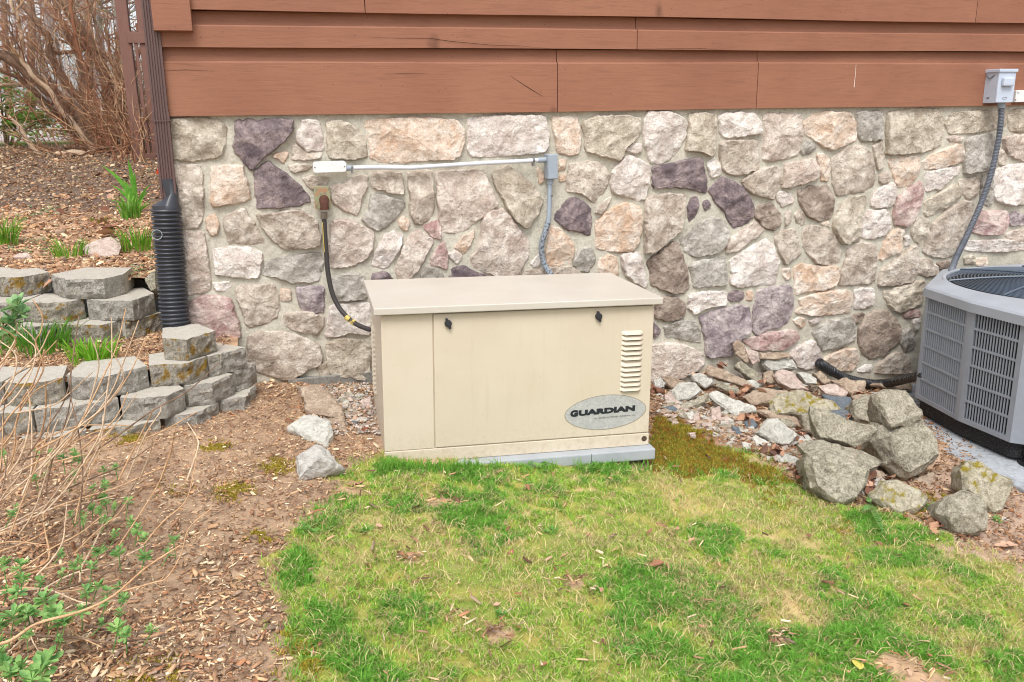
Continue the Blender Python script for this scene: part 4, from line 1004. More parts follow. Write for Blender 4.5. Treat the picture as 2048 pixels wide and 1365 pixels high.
# ================================================================ SEGMENTAL BLOCK RETAINING WALLS
BL = rock_mat('split_face_concrete', (184,178,168), (204,197,184), (152,146,136), (.5,1.35), 2.2, 2.4, moss=((168,150,66),(150,112,60)), mossamt=.66)
BLM = rock_mat('mossy_concrete', (180,172,158), (198,190,174), (150,143,130), (.5,1.35), 2.2, 2.4, moss=((162,142,60),(146,100,52)), mossamt=.53)
BT = rock_mat('smooth_block_top', (178,172,160), (190,184,172), (162,155,143), (.85,1.1), 3, .4)
def block_obj(parent, L, M_, R, z, moss=False, h=.098, dp=.2, seed=0):
    """three-sided split front: L, M_, R are plan points of the front-top edge"""
    L, M_, R = [np.array(p, float) for p in (L, M_, R)]
    d = R-L; d /= np.linalg.norm(d); nb = np.array([-d[1], d[0]])         # towards the bank
    plan = [L+nb*.0]
    def seg(a, b, k): return [a+(b-a)*i/k for i in range(k)]
    if isinstance(M_[0], np.ndarray) or M_.ndim == 2: mids = list(M_)
    else: mids = [M_]
    fr = []; pts = [L]+mids+[R]
    for a, b in zip(pts, pts[1:]): fr += seg(a, b, max(2, int(np.linalg.norm(b-a)/.012)))
    fr.append(R); inner = np.linalg.norm(R-L)*.16
    back = [R+nb*dp-d*inner, L+nb*dp+d*inner]
    nf = len(fr); rows = 8; vs = []; fs = []
    for j in range(rows+1):
        zz = z-h+h*j/rows
        for i, p in enumerate(fr):
            e_ = 0 if j in (0, rows) else 1
            o = noise.fractal(Vector((p[0]*30, p[1]*30+seed, zz*30)), 1, 2, 5)*.014 - .004*e_
            if i in (0, nf-1): o *= .3
            q = p+nb*o; vs.append((q[0], q[1], zz + (noise.noise(Vector((p[0]*40, seed, 1)))*.002 if j == rows else 0)))
    for j in range(rows): fs += [(j*nf+i, j*nf+i+1, (j+1)*nf+i+1, (j+1)*nf+i) for i in range(nf-1)]
    b0 = len(vs)
    for p in back: vs += [(p[0], p[1], z-h), (p[0], p[1], z)]
    mi = [0]*len(fs)
    top = [rows*nf+i for i in range(nf)]+[b0+1, b0+3]; fs.append(tuple(top)); mi.append(1)
    fs.append((rows*nf+nf-1, nf-1, b0, b0+1)); fs.append((b0+1, b0, b0+2, b0+3)); fs.append((b0+3, b0+2, 0, rows*nf)); mi += [1,1,1]
    mb = MB(); mb.v = [tuple(map(float, v)) for v in vs]; mb.f = fs; mb.mi = mi
    c = (L+R)/2; o = mb.build('block', [BLM if moss else BL, BT], parent, smooth=True, angle=30, at=(float(c[0]), float(c[1]), z-h)); return o
def fpts(crop, pts, z): return [tuple(atz(u, v, z)[:2]) for u, v in cpx(crop, pts)]
lw = empty('lower_block_wall', (0,0,0), 'lower curved retaining wall of stacked grey concrete blocks meeting the house', 'retaining wall')
uw = empty('upper_block_wall', (0,0,0), 'upper retaining wall of stacked grey concrete blocks left of the drain pipe', 'retaining wall')
def row(parent, crop, z, lst):
    for k, (pts, moss) in enumerate(lst):
        P = fpts(crop, pts, z); dp = .2
        L, R = np.array(P[0]), np.array(P[-1]); d = (R-L)/np.linalg.norm(R-L); L = L+d*.003; R = R-d*.003
        block_obj(parent, L, np.array(P[1:-1]), R, z, moss, dp=dp, seed=hash((z, k)) % 97 if False else int(z*100)+k*7)
row(lw, 'O', .52, [([(1225,290),(1410,300),(1635,235)], True)])
row(lw, 'O', .42, [([(-420,600),(-330,640),(-120,650),(20,620)], False), ([(25,620),(120,640),(330,620),(480,590)], True), ([(500,570),(580,588),(770,590),(1120,500)], False), ([(1125,500),(1230,492),(1420,480),(1570,430)], True), ([(1575,430),(1700,400),(1865,360)], False)])
row(lw, 'O', .32, [([(-320,850),(-200,880),(0,870)], False), ([(-240,850),(-100,862),(80,860),(245,835)], True), ([(250,835),(330,830),(560,810),(900,745)], False), ([(905,745),(1080,745),(1250,730),(1400,670)], False), ([(1410,655),(1600,630),(1770,560)], False), ([(1775,545),(1900,505),(1940,478)], False)])
row(lw, 'O', .22, [([(-140,1040),(40,1060),(200,1050)], False), ([(210,1040),(420,1040),(660,985)], False), ([(670,985),(980,960),(1220,910)], True), ([(1240,885),(1400,870),(1480,860),(1660,775)], False), ([(1680,765),(1850,735),(1940,645)], False)])
row(uw, 'N', .72, [([(-370,830),(-270,860),(-30,870)], False), ([(-20,870),(130,870),(340,835)], True), ([(345,850),(450,885),(710,880),(845,850)], False)])
row(uw, 'N', .62, [([(-220,1030),(-100,1050),(150,1040)], False), ([(155,1040),(290,1044),(450,1040),(575,1015)], True), ([(585,1020),(700,1030),(900,1030),(1055,980)], False), ([(985,900),(1045,905),(1120,880)], False)])
row(uw, 'N', .52, [([(100,1200),(250,1205),(370,1190)], False), ([(375,1185),(450,1192),(700,1195),(835,1160)], True), ([(845,1170),(960,1150),(1110,1105)], True)])

for par_, x1_, y_, zs_ in ((uw, -1.40, .30, (.52,.62,.72)), (lw, -1.13, -.57, (.22,.32,.42))):      # the walls run on to the left
    for c_, z_ in enumerate(zs_):
        for k in range(6):
            xr = x1_-.31*k-(.15 if c_ % 2 else 0)+.03*c_; yy = y_+.025*c_-.02*k
            if k == 0 and c_ > 0 and par_ is lw: xr -= .12
            block_obj(par_, (xr-.30, yy+.01), np.array([(xr-.24, yy-.03), (xr-.06, yy-.03)]), (xr, yy+.01), z_, (k+c_) % 3 == 0, seed=300+k*7+c_)

# ================================================================ ROCKS
ZG0 = zg
RK = {'g': rock_mat('grey_green_boulder', (174,166,146), (200,192,172), (136,128,110), (.45,1.4), 1.4, 2.0),
 'l': rock_mat('light_grey_rock', (184,182,172), (204,202,192), (156,152,142), (.8,1.15), 1.2, 1.0),
 'b': rock_mat('brown_layered_rock', (166,146,126), (190,172,152), (138,118,102), (.7,1.2), 1.2, 1.3),
 'p': rock_mat('pinkish_rock', (186,166,154), (206,190,178), (158,138,130), (.8,1.15), 1.3, 1.0),
 'm': rock_mat('mossy_rock', (166,158,134), (190,182,162), (134,126,108), (.65,1.25), 1.4, 1.2, moss=((150,138,44),(120,104,34)), mossamt=.60),
 'w': rock_mat('white_rock', (196,192,184), (178,174,166), (150,146,140), (.85,1.15), 1.0, 1.0),
 's': rock_mat('blue_slate', (96,104,112), (116,122,126), (80,86,92), (.8,1.2), 2, .7),
 'r': rock_mat('red_brick_chip', (140,84,66), (156,100,80), (116,66,54), (.8,1.2), 2, .7)}
def rock(crop, pts, kind, label, lift=0.0, thick=None, lean=.8, ridge=None, group=None, name='rock', basey=None, sub=2):
    px = cpx(crop, pts); cu = sum(p[0] for p in px)/len(px); vb = max(p[1] for p in px); vt = min(p[1] for p in px)
    base = atg(cu, vb-2, lift)
    if base[1] > -.34 and (zg is ZG0):
        lean = min(lean, .5); base = base if base[1] < -.10 else aty(cu, vb-2, -.10)
    dB = depth_of(base)
    hv = np.array([CM[2][0], CM[2][1], 0]); hv /= np.linalg.norm(hv)
    # tilted plane through the base, leaning back
    nrm = -hv*math.cos(lean)+np.array([0,0,1])*math.sin(lean)
    def hit(u, v, off=0):
        d = ray(u, v); o = base + nrm*off; t = np.dot(o-CAM, nrm)/np.dot(d, nrm); return CAM+d*t
    P = [hit(u, v) for u, v in px]; c = sum(P)/len(P)
    size = max(np.linalg.norm(p-c) for p in P)
    th = thick or size*.75
    V = []
    for (u, v), p in zip(px, P):
        V.append(hit(u, v, -th*.12)); V.append(p*1.0)
        q = c+(p-c)*.84; V.append(q+nrm*th*.22); V.append(c+(p-c)*.8-nrm*th)
    if ridge:
        for (u, v), o in zip(cpx(crop, [r[:2] for r in ridge]), [r[2] for r in ridge]): V.append(hit(u, v, th*o))
    bm = bmesh.new(); vv = [bm.verts.new(tuple(p-base)) for p in V]
    res = bmesh.ops.convex_hull(bm, input=vv)
    junk = [g_ for g_ in res['geom_interior'] if isinstance(g_, bmesh.types.BMVert)]+[g_ for g_ in res['geom_unused'] if isinstance(g_, bmesh.types.BMVert)]
    bmesh.ops.delete(bm, geom=list(set(junk)), context='VERTS')
    bmesh.ops.dissolve_limit(bm, angle_limit=math.radians(9), verts=bm.verts, edges=bm.edges)
    bmesh.ops.bevel(bm, geom=list(bm.edges), offset=size*.02, segments=2, affect='EDGES', profile=.6)
    bmesh.ops.triangulate(bm, faces=bm.faces)
    mx = size*.12
    for it in range(4):
        es = [e_ for e_ in bm.edges if e_.calc_length() > mx]
        if not es: break
        bmesh.ops.subdivide_edges(bm, edges=es, cuts=1, use_grid_fill=False); bmesh.ops.triangulate(bm, faces=[f for f in bm.faces if len(f.verts) > 3])
    bm.normal_update(); sd_ = random.random()*50
    for v in bm.verts:
        p = v.co/size; d = noise.fractal(p*1.6+Vector((sd_, 0, 0)), .8, 2, 6)*.085 - abs(noise.noise(p*2.4+Vector((0, sd_, 0))))*.05 + abs(noise.noise(Vector((p.x*1.5, p.y*1.5, p.z*9+sd_))))*.02
        v.co += v.normal*d*size
    me = bpy.data.meshes.new(name); bm.to_mesh(me); bm.free()
    me.materials.append(RK[kind]); me.polygons.foreach_set('use_smooth', [True]*len(me.polygons)); me.set_sharp_from_angle(angle=math.radians(28))
    o = bpy.data.objects.new(name, me); COL.objects.link(o); o.location = tuple(base)
    return tag(o, label, 'rock', group)
G1 = 'stones heaped between the generator and the air conditioner'
def heap(x, y): return zg(x, y)
# back of the heap first
rock('J', [(565,130),(600,100),(640,140),(680,250),(660,270),(580,200)], 'b', 'dark layered slab standing upright against the stone wall at the back of the heap', .12, lean=.2, thick=.03, group=G1)
rock('J', [(640,150),(740,190),(750,250),(700,280),(660,220)], 'p', 'small purplish stone leaning on the upright dark slab', .10, lean=.3, group=G1)
rock('J', [(740,190),(950,185),(955,225),(860,240),(750,235)], 'b', 'flat brown stone lying against the wall behind a pale wedge', .13, lean=1.2, thick=.04, group=G1)
rock('J', [(750,230),(800,215),(970,235),(1005,300),(900,310),(820,325),(760,280)], 'l', 'pale grey wedge stone in front of the flat brown one by the wall', .08, lean=.7, group=G1, ridge=[(830,260,.35),(960,270,.25)])
rock('J', [(370,300),(400,275),(530,320),(640,370),(720,430),(640,430),(520,400),(400,350)], 'b', 'long brown layered stone sloping down from the leaf pile by the wall', .05, lean=1.0, thick=.05, group=G1)
rock('J', [(575,280),(620,245),(700,300),(775,370),(740,400),(660,360)], 'g', 'grey oblong stone above the long brown layered one', .07, lean=.9, thick=.05, group=G1)
rock('J', [(770,330),(830,310),(880,400),(820,410),(770,380)], 'b', 'small brown stone wedged behind the pinkish striped slab', .05, lean=.9, group=G1)
rock('J', [(835,350),(900,295),(960,320),(1060,420),(1080,445),(960,445),(880,405)], 'p', 'pinkish striped slab in the middle of the heap', .06, lean=.8, thick=.06, group=G1, ridge=[(900,310,.3),(1040,430,.2)])
rock('J', [(1000,330),(1060,320),(1140,370),(1140,410),(1060,405)], 'l', 'small pale stone right of the pinkish striped slab', .06, lean=.8, group=G1)
rock('J', [(1110,330),(1160,315),(1245,390),(1190,412),(1140,370)], 'b', 'small grey brown stone just under the black pipe end', .06, lean=.9, group=G1)
rock('J', [(1150,420),(1260,400),(1350,460),(1340,490),(1200,470)], 'p', 'flat rosy stone below the black pipe, left of its sag', .05, lean=1.1, thick=.04, group=G1)
rock('J', [(1240,380),(1330,365),(1470,390),(1470,440),(1400,490),(1350,470)], 'b', 'flat brown stone right under the sagging black pipe', .05, lean=1.0, thick=.05, group=G1)
rock('J', [(1500,410),(1600,400),(1780,385),(1785,445),(1620,440)], 'b', 'long brown stone under the black pipe next to the air conditioner', .03, lean=1.0, thick=.06, group=G1)
rock('J', [(1180,480),(1380,490),(1390,570),(1290,590)], 's', 'flat dark grey stone behind the mossy slab', .04, lean=1.1, thick=.04, group=G1)
rock('J', [(70,370),(110,345),(240,385),(255,405),(150,440)], 'b', 'brown stone by the wall nearest the generator', .02, lean=.9, thick=.05, group=G1)
rock('J', [(270,345),(340,325),(430,360),(435,400),(380,435),(300,390)], 'l', 'pale blocky stone beside the rusty leaves near the generator', .03, lean=.8, thick=.06, group=G1, ridge=[(340,350,.3)])
rock('J', [(140,450),(200,400),(310,395),(360,450),(300,500),(180,535)], 'l', 'creamy blocky stone with a flat top close to the generator corner', .01, lean=.7, thick=.06, group=G1, ridge=[(170,460,.25),(330,410,.25)])
rock('J', [(175,565),(350,480),(390,475),(392,520),(230,592)], 'g', 'narrow grey stone lying below the creamy blocky one', .01, lean=1.1, thick=.03, group=G1)
rock('J', [(440,420),(480,390),(600,430),(640,470),(560,472)], 'g', 'thin grey stone under the long brown layered one', .03, lean=1.1, thick=.03, group=G1)
rock('J', [(630,490),(700,450),(940,440),(950,480),(820,495),(800,535),(700,545)], 'b', 'long flat grey brown stone left of the mossy slab', .03, lean=1.1, thick=.05, group=G1)
rock('J', [(400,480),(450,450),(560,490),(720,560),(720,590),(580,622),(520,590),(430,520)], 'l', 'pale pointed slab in the middle left of the heap', .01, lean=.85, thick=.06, group=G1, ridge=[(575,600,.25),(700,570,.2)])
rock('J', [(730,590),(800,580),(850,620),(1020,640),(1022,695),(850,655)], 'b', 'brown stone peeking out under the mossy slab', .0, lean=.8, thick=.06, group=G1)
rock('J', [(800,520),(870,460),(1000,440),(1100,470),(1250,530),(1310,590),(1280,620),(1150,602),(1000,632),(850,622),(800,570)], 'm', 'long mossy slab in the middle of the heap', .05, lean=.8, thick=.10, group=G1, ridge=[(840,560,.2),(1200,560,.2)])
rock('J', [(1030,610),(1090,600),(1130,750),(1050,730)], 'g', 'narrow green grey stone behind the tip of the curved slab', .02, lean=.3, group=G1)
rock('J', [(1380,620),(1385,520),(1470,475),(1530,490),(1560,560),(1600,640),(1500,690),(1400,665)], 'g', 'green grey stone behind the topmost boulder', .08, lean=.5, thick=.15, group=G1, ridge=[(1390,600,.2),(1540,590,.2)])
rock('J', [(1500,660),(1640,690),(1860,640),(1930,720),(1975,900),(1920,960),(1850,1010),(1750,1058),(1600,950),(1500,800)], 'g', 'largest boulder of the heap, under the topmost one', .02, lean=.55, thick=.2, group=G1, ridge=[(1650,760,.5),(1700,900,.35)])
rock('J', [(1510,480),(1600,440),(1740,450),(1790,510),(1860,600),(1850,650),(1780,690),(1640,702),(1580,640),(1520,540)], 'g', 'topmost squarish boulder resting on the largest one', .24, lean=.75, thick=.14, group=G1, ridge=[(1650,690,.4),(1850,610,.3)])
rock('J', [(1000,820),(1070,785),(1200,800),(1400,830),(1635,940),(1500,987),(1400,965),(1060,880)], 'g', 'flat green grey slab between the curved slab and the front boulder', .10, lean=1.05, thick=.06, group=G1)
rock('J', [(1085,555),(1160,570),(1330,650),(1470,690),(1575,712),(1540,765),(1400,832),(1290,800),(1160,770),(1100,660)], 'g', 'curved wedge slab with a pointed tip lying across the heap', .17, lean=.7, thick=.09, group=G1, ridge=[(1290,795,.2),(1540,720,.3)])
rock('J', [(1060,870),(1140,850),(1290,880),(1460,940),(1497,1000),(1480,1100),(1400,1200),(1290,1248),(1180,1190),(1090,1120),(1055,970)], 'g', 'big rounded triangular boulder at the front of the heap', -.01, lean=.5, thick=.2, group=G1, ridge=[(1150,880,.2),(1420,980,.25),(1250,1180,.15)])
rock('J', [(715,740),(800,640),(870,650),(960,700),(1017,760),(960,832),(900,830),(780,780)], 'l', 'pale grey pyramid shaped stone with a sharp crease', .0, lean=.6, thick=.09, group=G1, ridge=[(845,670,.5),(900,810,.3)])
rock('J', [(690,770),(720,750),(835,820),(820,862),(730,842)], 'l', 'flat pale stone in front of the pyramid shaped one', -.01, lean=1.0, thick=.04, group=G1)
rock('J', [(860,890),(900,880),(1000,900),(1048,940),(1020,975),(880,945)], 'l', 'pale bluish stone left of the front boulder', -.01, lean=.9, thick=.05, group=G1)
rock('J', [(330,730),(400,700),(450,695),(495,735),(430,762),(360,752)], 'p', 'flat pinkish stone half sunk in the rusty earth', -.015, lean=1.3, thick=.03, group=G1)
rock('J', [(295,560),(350,550),(382,580),(310,602)], 'l', 'tiny pale stone beside the narrow grey stone', -.01, lean=1.0, group=G1)
rock('J', [(620,800),(660,800),(697,860),(650,872)], 'w', 'small whitish stone at the lawn edge of the heap', -.01, lean=1.0, group=G1)
rock('J', [(95,470),(150,460),(185,530),(135,562),(100,545)], 'p', 'small rosy stone tucked beside the generator corner', -.01, lean=.7, group=G1)
rock('J', [(410,570),(480,560),(492,690),(430,690),(412,640)], 'p', 'pale rosy stone half buried below the pointed slab', -.02, lean=.8, group=G1)
rock('J', [(290,620),(330,600),(362,690),(300,690)], 'p', 'small grey rose stone half buried left of the moss', -.02, lean=.8, group=G1)
rock('J', [(555,690),(600,700),(642,760),(600,782)], 's', 'small bluish stone under the moss patch', -.01, lean=.9, group=G1)
rock('J', [(90,570),(150,550),(220,600),(190,640),(110,610)], 's', 'small blue grey stone by the generator moss', -.02, lean=1.0, group=G1)
rock('J', [(1200,590),(1300,580),(1400,620),(1380,650),(1290,660)], 's', 'dark stone in the gap between the curved slab and the boulders', .08, lean=1.0, group=G1)
rock('J', [(1780,1060),(1945,1005),(1945,1130),(1850,1135)], 'b', 'flat brown layered stone behind the mossy front boulder', -.02, lean=1.2, thick=.05, group=G1)
rock('J', [(1490,1160),(1560,1060),(1680,1060),(1830,1120),(1920,1190),(1880,1262),(1700,1312),(1590,1230),(1500,1195)], 'm', 'low boulder with yellow moss beside the fern', -.01, lean=.7, thick=.12, group=G1, ridge=[(1680,1190,.25)])
rock('K', [(1040,780),(1080,720),(1180,740),(1380,850),(1387,900),(1330,980),(1300,1060),(1240,1082),(1180,990),(1050,910)], 'm', 'cracked upright boulder at the corner of the concrete slab', -.01, lean=.45, thick=.13, group=G1, ridge=[(1200,860,.3),(1330,900,.2)])
rock('K', [(880,1060),(930,960),(1050,920),(1150,940),(1200,1010),(1212,1100),(1180,1180),(1100,1222),(980,1217),(920,1150)], 'g', 'round grey boulder nearest the lawn on the right', -.01, lean=.6, thick=.2, group=G1, ridge=[(1050,1070,.45),(980,1100,.35),(1130,1080,.35)])
G2 = G1
rock('J', [(640,385),(700,372),(760,400),(740,440),(660,430)], 'l', 'pale chip between the oblong grey stone and the pinkish striped slab', .05, lean=.9, thick=.04, group=G1)
rock('J', [(960,455),(1040,445),(1100,470),(1060,500),(970,490)], 'b', 'brown slab end just behind the top of the mossy slab', .06, lean=1.0, thick=.04, group=G1)
rock('J', [(500,610),(580,625),(640,640),(620,680),(530,665)], 'b', 'brown stone half sunk under the pale pointed slab', -.005, lean=1.0, thick=.04, group=G1)
rock('J', [(230,600),(290,590),(320,640),(270,660)], 'l', 'small pale stone above the rusty earth by the moss', -.005, lean=1.0, thick=.03, group=G1)
rock('J', [(640,660),(700,640),(740,690),(700,735),(650,715)], 's', 'grey stone just left of the pyramid shaped one', -.005, lean=.9, thick=.04, group=G1)
rock('J', [(20,380),(70,360),(110,400),(90,445),(30,430)], 'w', 'whitish stone touching the generator corner at the wall', .02, lean=.8, thick=.04, group=G1)
rock('J', [(1380,490),(1440,470),(1500,480),(1480,520),(1400,530)], 'b', 'small brown stone behind the green grey stone under the pipe', .05, lean=.9, thick=.04, group=G1)
rock('J', [(880,640),(960,650),(1000,690),(960,710),(890,690)], 'g', 'green grey stone between the mossy slab and the pyramid shaped stone', .01, lean=.9, thick=.05, group=G1)
rock('J', [(1020,760),(1080,750),(1110,790),(1060,810),(1010,800)], 'l', 'small pale stone above the flat green grey slab', .03, lean=.9, thick=.03, group=G1)
rock('J', [(1500,990),(1580,1000),(1620,1040),(1560,1065),(1500,1040)], 'b', 'brown stone in the leaf filled gap right of the front boulder', -.01, lean=.9, thick=.05, group=G1)
rock('K', [(1270,1100),(1330,1085),(1370,1110),(1320,1130)], 'l', 'small pale stone on bare soil below the cracked boulder', -.005, lean=1.0, thick=.02, group=G1)
rock('M', [(410,140),(580,135),(720,190),(760,280),(860,400),(850,440),(700,430),(500,370),(460,260)], 'b', 'long flat stone in the mulch left of the generator', .015, lean=1.25, thick=.06)
rock('M', [(350,530),(490,410),(640,430),(740,470),(755,600),(700,705),(560,655),(400,565)], 'l', 'rough grey stone touching the long flat stone left of the generator', .0, lean=1.15, thick=.08, ridge=[(600,600,.2)])
rock('M', [(415,800),(600,685),(700,740),(865,905),(700,960),(440,1028),(480,900)], 'w', 'whitish pointed rock at the corner where lawn meets mulch', .0, lean=.85, thick=.10, ridge=[(600,700,.3),(640,800,.75),(500,930,.4)])
rock('M', [(700,440),(860,420),(875,520),(800,560),(730,520)], 'b', 'small dark stone tucked at the end of the long flat stone', -.02, lean=.8)
rock('M', [(870,470),(970,468),(980,500),(960,515),(875,505)], 's', 'small blue slate chip near the generator side', -.003, lean=1.4, thick=.01, sub=1)
rock('M', [(620,1030),(760,1025),(750,1055),(640,1060)], 's', 'blue grey slate chip in front of the whitish rock', -.003, lean=1.4, thick=.01)
rock('M', [(935,570),(1080,515),(1075,545),(960,590)], 'r', 'red brick chip beside the generator', -.003, lean=1.4, thick=.012)
rock('M', [(985,290),(1100,240),(1115,370),(1040,350)], 'p', 'rosy stone under the generator end louvres', -.01, lean=.8)
rock('M', [(490,1105),(520,1095),(535,1130),(500,1140)], 's', 'small dark pebble on the mulch below the whitish rock', -.004, lean=1.2)
rock('M', [(255,1230),(300,1185),(355,1200),(330,1235),(270,1250)], 'w', 'small white pebble on the open mulch', -.004, lean=1.2)
def terr_rock(*a, gf=None, **k):
    global zg
    old = zg; zg = gf
    try: return rock(*a, **k)
    finally: zg = old
terr_rock('N', [(560,670),(640,625),(730,598),(820,620),(835,660),(800,740),(600,748)], 'p', 'pale rosy stone on the upper terrace behind the block wall', .0, gf=zu1, lean=.9, thick=.06)
terr_rock('N', [(990,880),(1040,830),(1075,820),(1080,960),(1040,985)], 'g', 'grey stone tucked beside the corrugated pipe', .0, gf=lambda x, y: .60, lean=.3, thick=.1)
terr_rock('N', [(80,745),(130,710),(190,705),(230,750)], 'p', 'low pale stone behind the mossy top block', .02, gf=zu1, lean=.9, thick=.05)
# ================================================================ LOOSE STUFF ON THE GROUND
M_ATTR = attr_mat('wood_chip_mulch', .85, .15)
M_GRASS = attr_mat('grass_blades', .6, .25, trans=.35)
def noise2(X, Y, s): return fnoise(X, Y, s)
def zsurf(X, Y): return zfine(X, Y)
def chips(name, X, Y, Zf, L, Wd, cols, lift=.003, seed=1):
    r = np.random.default_rng(seed); n = len(X); a = r.uniform(0, 2*PI, n); tilt = r.normal(0, .22, n); roll = r.normal(0, .4, n); th = Wd*r.uniform(.2, .6, n)
    dx = np.stack([np.cos(a)*np.cos(tilt), np.sin(a)*np.cos(tilt), np.sin(tilt)], 1)
    sy = np.stack([-np.sin(a)*np.cos(roll), np.cos(a)*np.cos(roll), np.sin(roll)], 1); up = np.cross(dx, sy)
    C = np.stack([X, Y, Zf+lift+r.uniform(0, .008, n)], 1)
    cor = [(-1,-.5,0),(-.7,.9,0),(.8,1,0),(1,-.2,0),(-.9,-.5,1),(-.7,.7,1),(.7,.9,1),(.95,-.3,1)]
    V = np.zeros((n, 8, 3))
    for k, (i, j, l) in enumerate(cor):
        ji = i*r.uniform(.75, 1.1, n); jj = j*r.uniform(.6, 1.2, n)
        V[:, k] = C + dx*(ji*L/2)[:, None] + sy*(jj*Wd/2)[:, None] + up*(l*th)[:, None]
    fc_ = np.array([(4,5,6,7),(0,1,5,4),(1,2,6,5),(2,3,7,6),(3,0,4,7)])
    Fq = (fc_[None]+8*np.arange(n)[:, None, None]).reshape(-1, 4)
    return np_mesh(name, V.reshape(-1, 3), Fq, M_ATTR, np.repeat(cols, 8, 0))
PAL = np.array([lin(c) for c in [(178,138,106),(196,160,126),(150,112,86),(128,92,70),(168,126,96),(212,184,152),(146,120,102),(112,82,64),(186,144,108),(160,110,80)]])
def chipcols(n, r): return PAL[r.integers(0, len(PAL), n)]*r.uniform(.62, 1.62, (n, 1))*np.array([.97,1.05,1.06])
r = np.random.default_rng(11)
LAWN_A = LAWN
def inz(X, Y, P): return in_poly(X, Y, P)
# mulch in front of the walls
n = 150000; X = r.uniform(-2.2, .45, n); Y = r.uniform(-2.9, 0, n)
jx = X+(noise2(X, Y, 17)-.5)*.24+.03; jy = Y+(noise2(X+5, Y+3, 15)-.5)*.20
keep = ~inz(jx, jy, LAWN) & ~((X > .36) & (Y > -1.05) & (Y < -.3)) & ((Y < ypath(LW, X)-.1) | (X > -.12))
dens = .35+.65*np.clip(noise2(X, Y, 2.2)*2.6-.7, 0, 1); keep &= r.random(n) < dens
X, Y = X[keep], Y[keep]; n = len(X); near = np.clip((-.8-Y)/1.5, 0, 1)
L = np.clip(r.lognormal(-4.45, .5, n)*(.72+.55*near), .004, .045); Wd = L*r.uniform(.16, .42, n)
o = chips('wood_chips', X, Y, zsurf(X, Y), L, Wd, chipcols(n, r), seed=2); tag(o, 'brown wood chip mulch spread over the bed left of the lawn', 'wood chips', kind='stuff')
# scattered on the lawn and at the heap
n = 2200; X = r.uniform(-.3, 3.2, n); Y = r.uniform(-3, -.9, n)
keep = r.random(n) < np.clip(1.2-.45*(X+.2), .12, 1); X, Y = X[keep], Y[keep]
for bx_, by_, br in BARE: X = np.r_[X, r.normal(bx_, br*.9, 55)]; Y = np.r_[Y, r.normal(by_, br*.7, 55)]
n = len(X)
keep = ~((X > .33) & (X < 1.6) & (Y > -1.15)); X, Y = X[keep], Y[keep]; n = len(X)
L = np.clip(r.lognormal(-3.9, .5, n), .006, .05); o = chips('lawn_chips', X, Y, zsurf(X, Y)+.012, L, L*r.uniform(.08, .3, n), chipcols(n, r)*.95, seed=3)
tag(o, 'stray wood chips and straw scattered over the lawn', 'wood chips', kind='stuff')
n = 30000; X = r.uniform(-3.1, -.23, n); Y = r.uniform(-.6, .5, n); k = (Y > ypath(LW, X)-.0) & (Y < ypath(UW, X)+.0); X, Y = X[k], Y[k]; n = len(X)
L = r.lognormal(-4.2, .4, n); o = chips('terrace_chips', X, Y, zlow(X, Y), L, L*r.uniform(.2, .4, n), chipcols(n, r), seed=4); tag(o, 'wood chip mulch on the terrace between the two block walls', 'wood chips', kind='stuff')
n = 110000; X = r.uniform(-4.4, -.44, n); Y = r.uniform(.2, 8.5, n); k = (Y > ypath(UW, X)+.02) & (r.random(n) < np.clip(1.2-.35*(Y-.3), .22, 1)); X, Y = X[k], Y[k]; n = len(X)
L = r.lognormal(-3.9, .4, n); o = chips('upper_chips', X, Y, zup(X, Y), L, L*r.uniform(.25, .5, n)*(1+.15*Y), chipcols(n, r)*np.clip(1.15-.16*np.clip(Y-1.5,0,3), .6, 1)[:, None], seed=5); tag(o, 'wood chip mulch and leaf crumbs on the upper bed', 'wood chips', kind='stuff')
n = 26000; X = r.uniform(1.5, 4.3, n); Y = r.uniform(-2.3, 0, n); L = r.lognormal(-4.2, .4, n)
k = ~inz(X, Y, LAWN) & ~inz(X, Y, MOSS); X, Y, L = X[k], Y[k], L[k]; n = len(X)
o = chips('heap_litter', X, Y, zsurf(X, Y), L, L*r.uniform(.2, .5, n), chipcols(n, r)*np.array([.72,.66,.62]), seed=6); tag(o, 'rusty leaf litter and bark between the heaped stones', 'leaf litter', kind='stuff')
# gravel beside the generator
n = 900; X = r.uniform(.1, .42, n); Y = r.uniform(-.75, -.05, n); L = r.uniform(.008, .022, n)
gp = np.array([lin(c) for c in [(186,176,164),(160,150,140),(200,186,176),(140,130,122),(190,160,140)]])
o = chips('gravel', X, Y, zsurf(X, Y), L, L*r.uniform(.6, .95, n), gp[r.integers(0, 5, n)], seed=8); tag(o, 'pale gravel strip between the long flat stone and the generator', 'gravel', kind='stuff')

# grass -----------------------------------------------------------
def blades(name, X, Y, Z, H, Wd, cols, lean=.5, seed=1):
    r = np.random.default_rng(seed); n = len(X); a = r.uniform(0, 2*PI, n); b = r.uniform(0, 2*PI, n); ln = np.abs(r.normal(lean, .3, n))
    side = np.stack([np.cos(a), np.sin(a), 0*a], 1)*(Wd/2)[:, None]; d = np.stack([np.cos(b), np.sin(b), 0*a], 1)
    B = np.stack([X, Y, Z], 1); up = np.array([0,0,1.])
    M1 = B + d*(H*ln*.3)[:, None] + up*(H*.55)[:, None]; T = B + d*(H*ln)[:, None] + up*(H*np.clip(1-.35*ln, .25, 1))[:, None]
    V = np.stack([B-side, B+side, M1+side*.8, M1-side*.8, T], 1).reshape(-1, 3); i5 = 5*np.arange(n)[:, None]
    F3 = np.concatenate([i5+np.array([[0,1,2]]), i5+np.array([[0,2,3]]), i5+np.array([[3,2,4]])], 0)
    return np_mesh(name, V, F3, M_GRASS, np.repeat(cols, 5, 0))
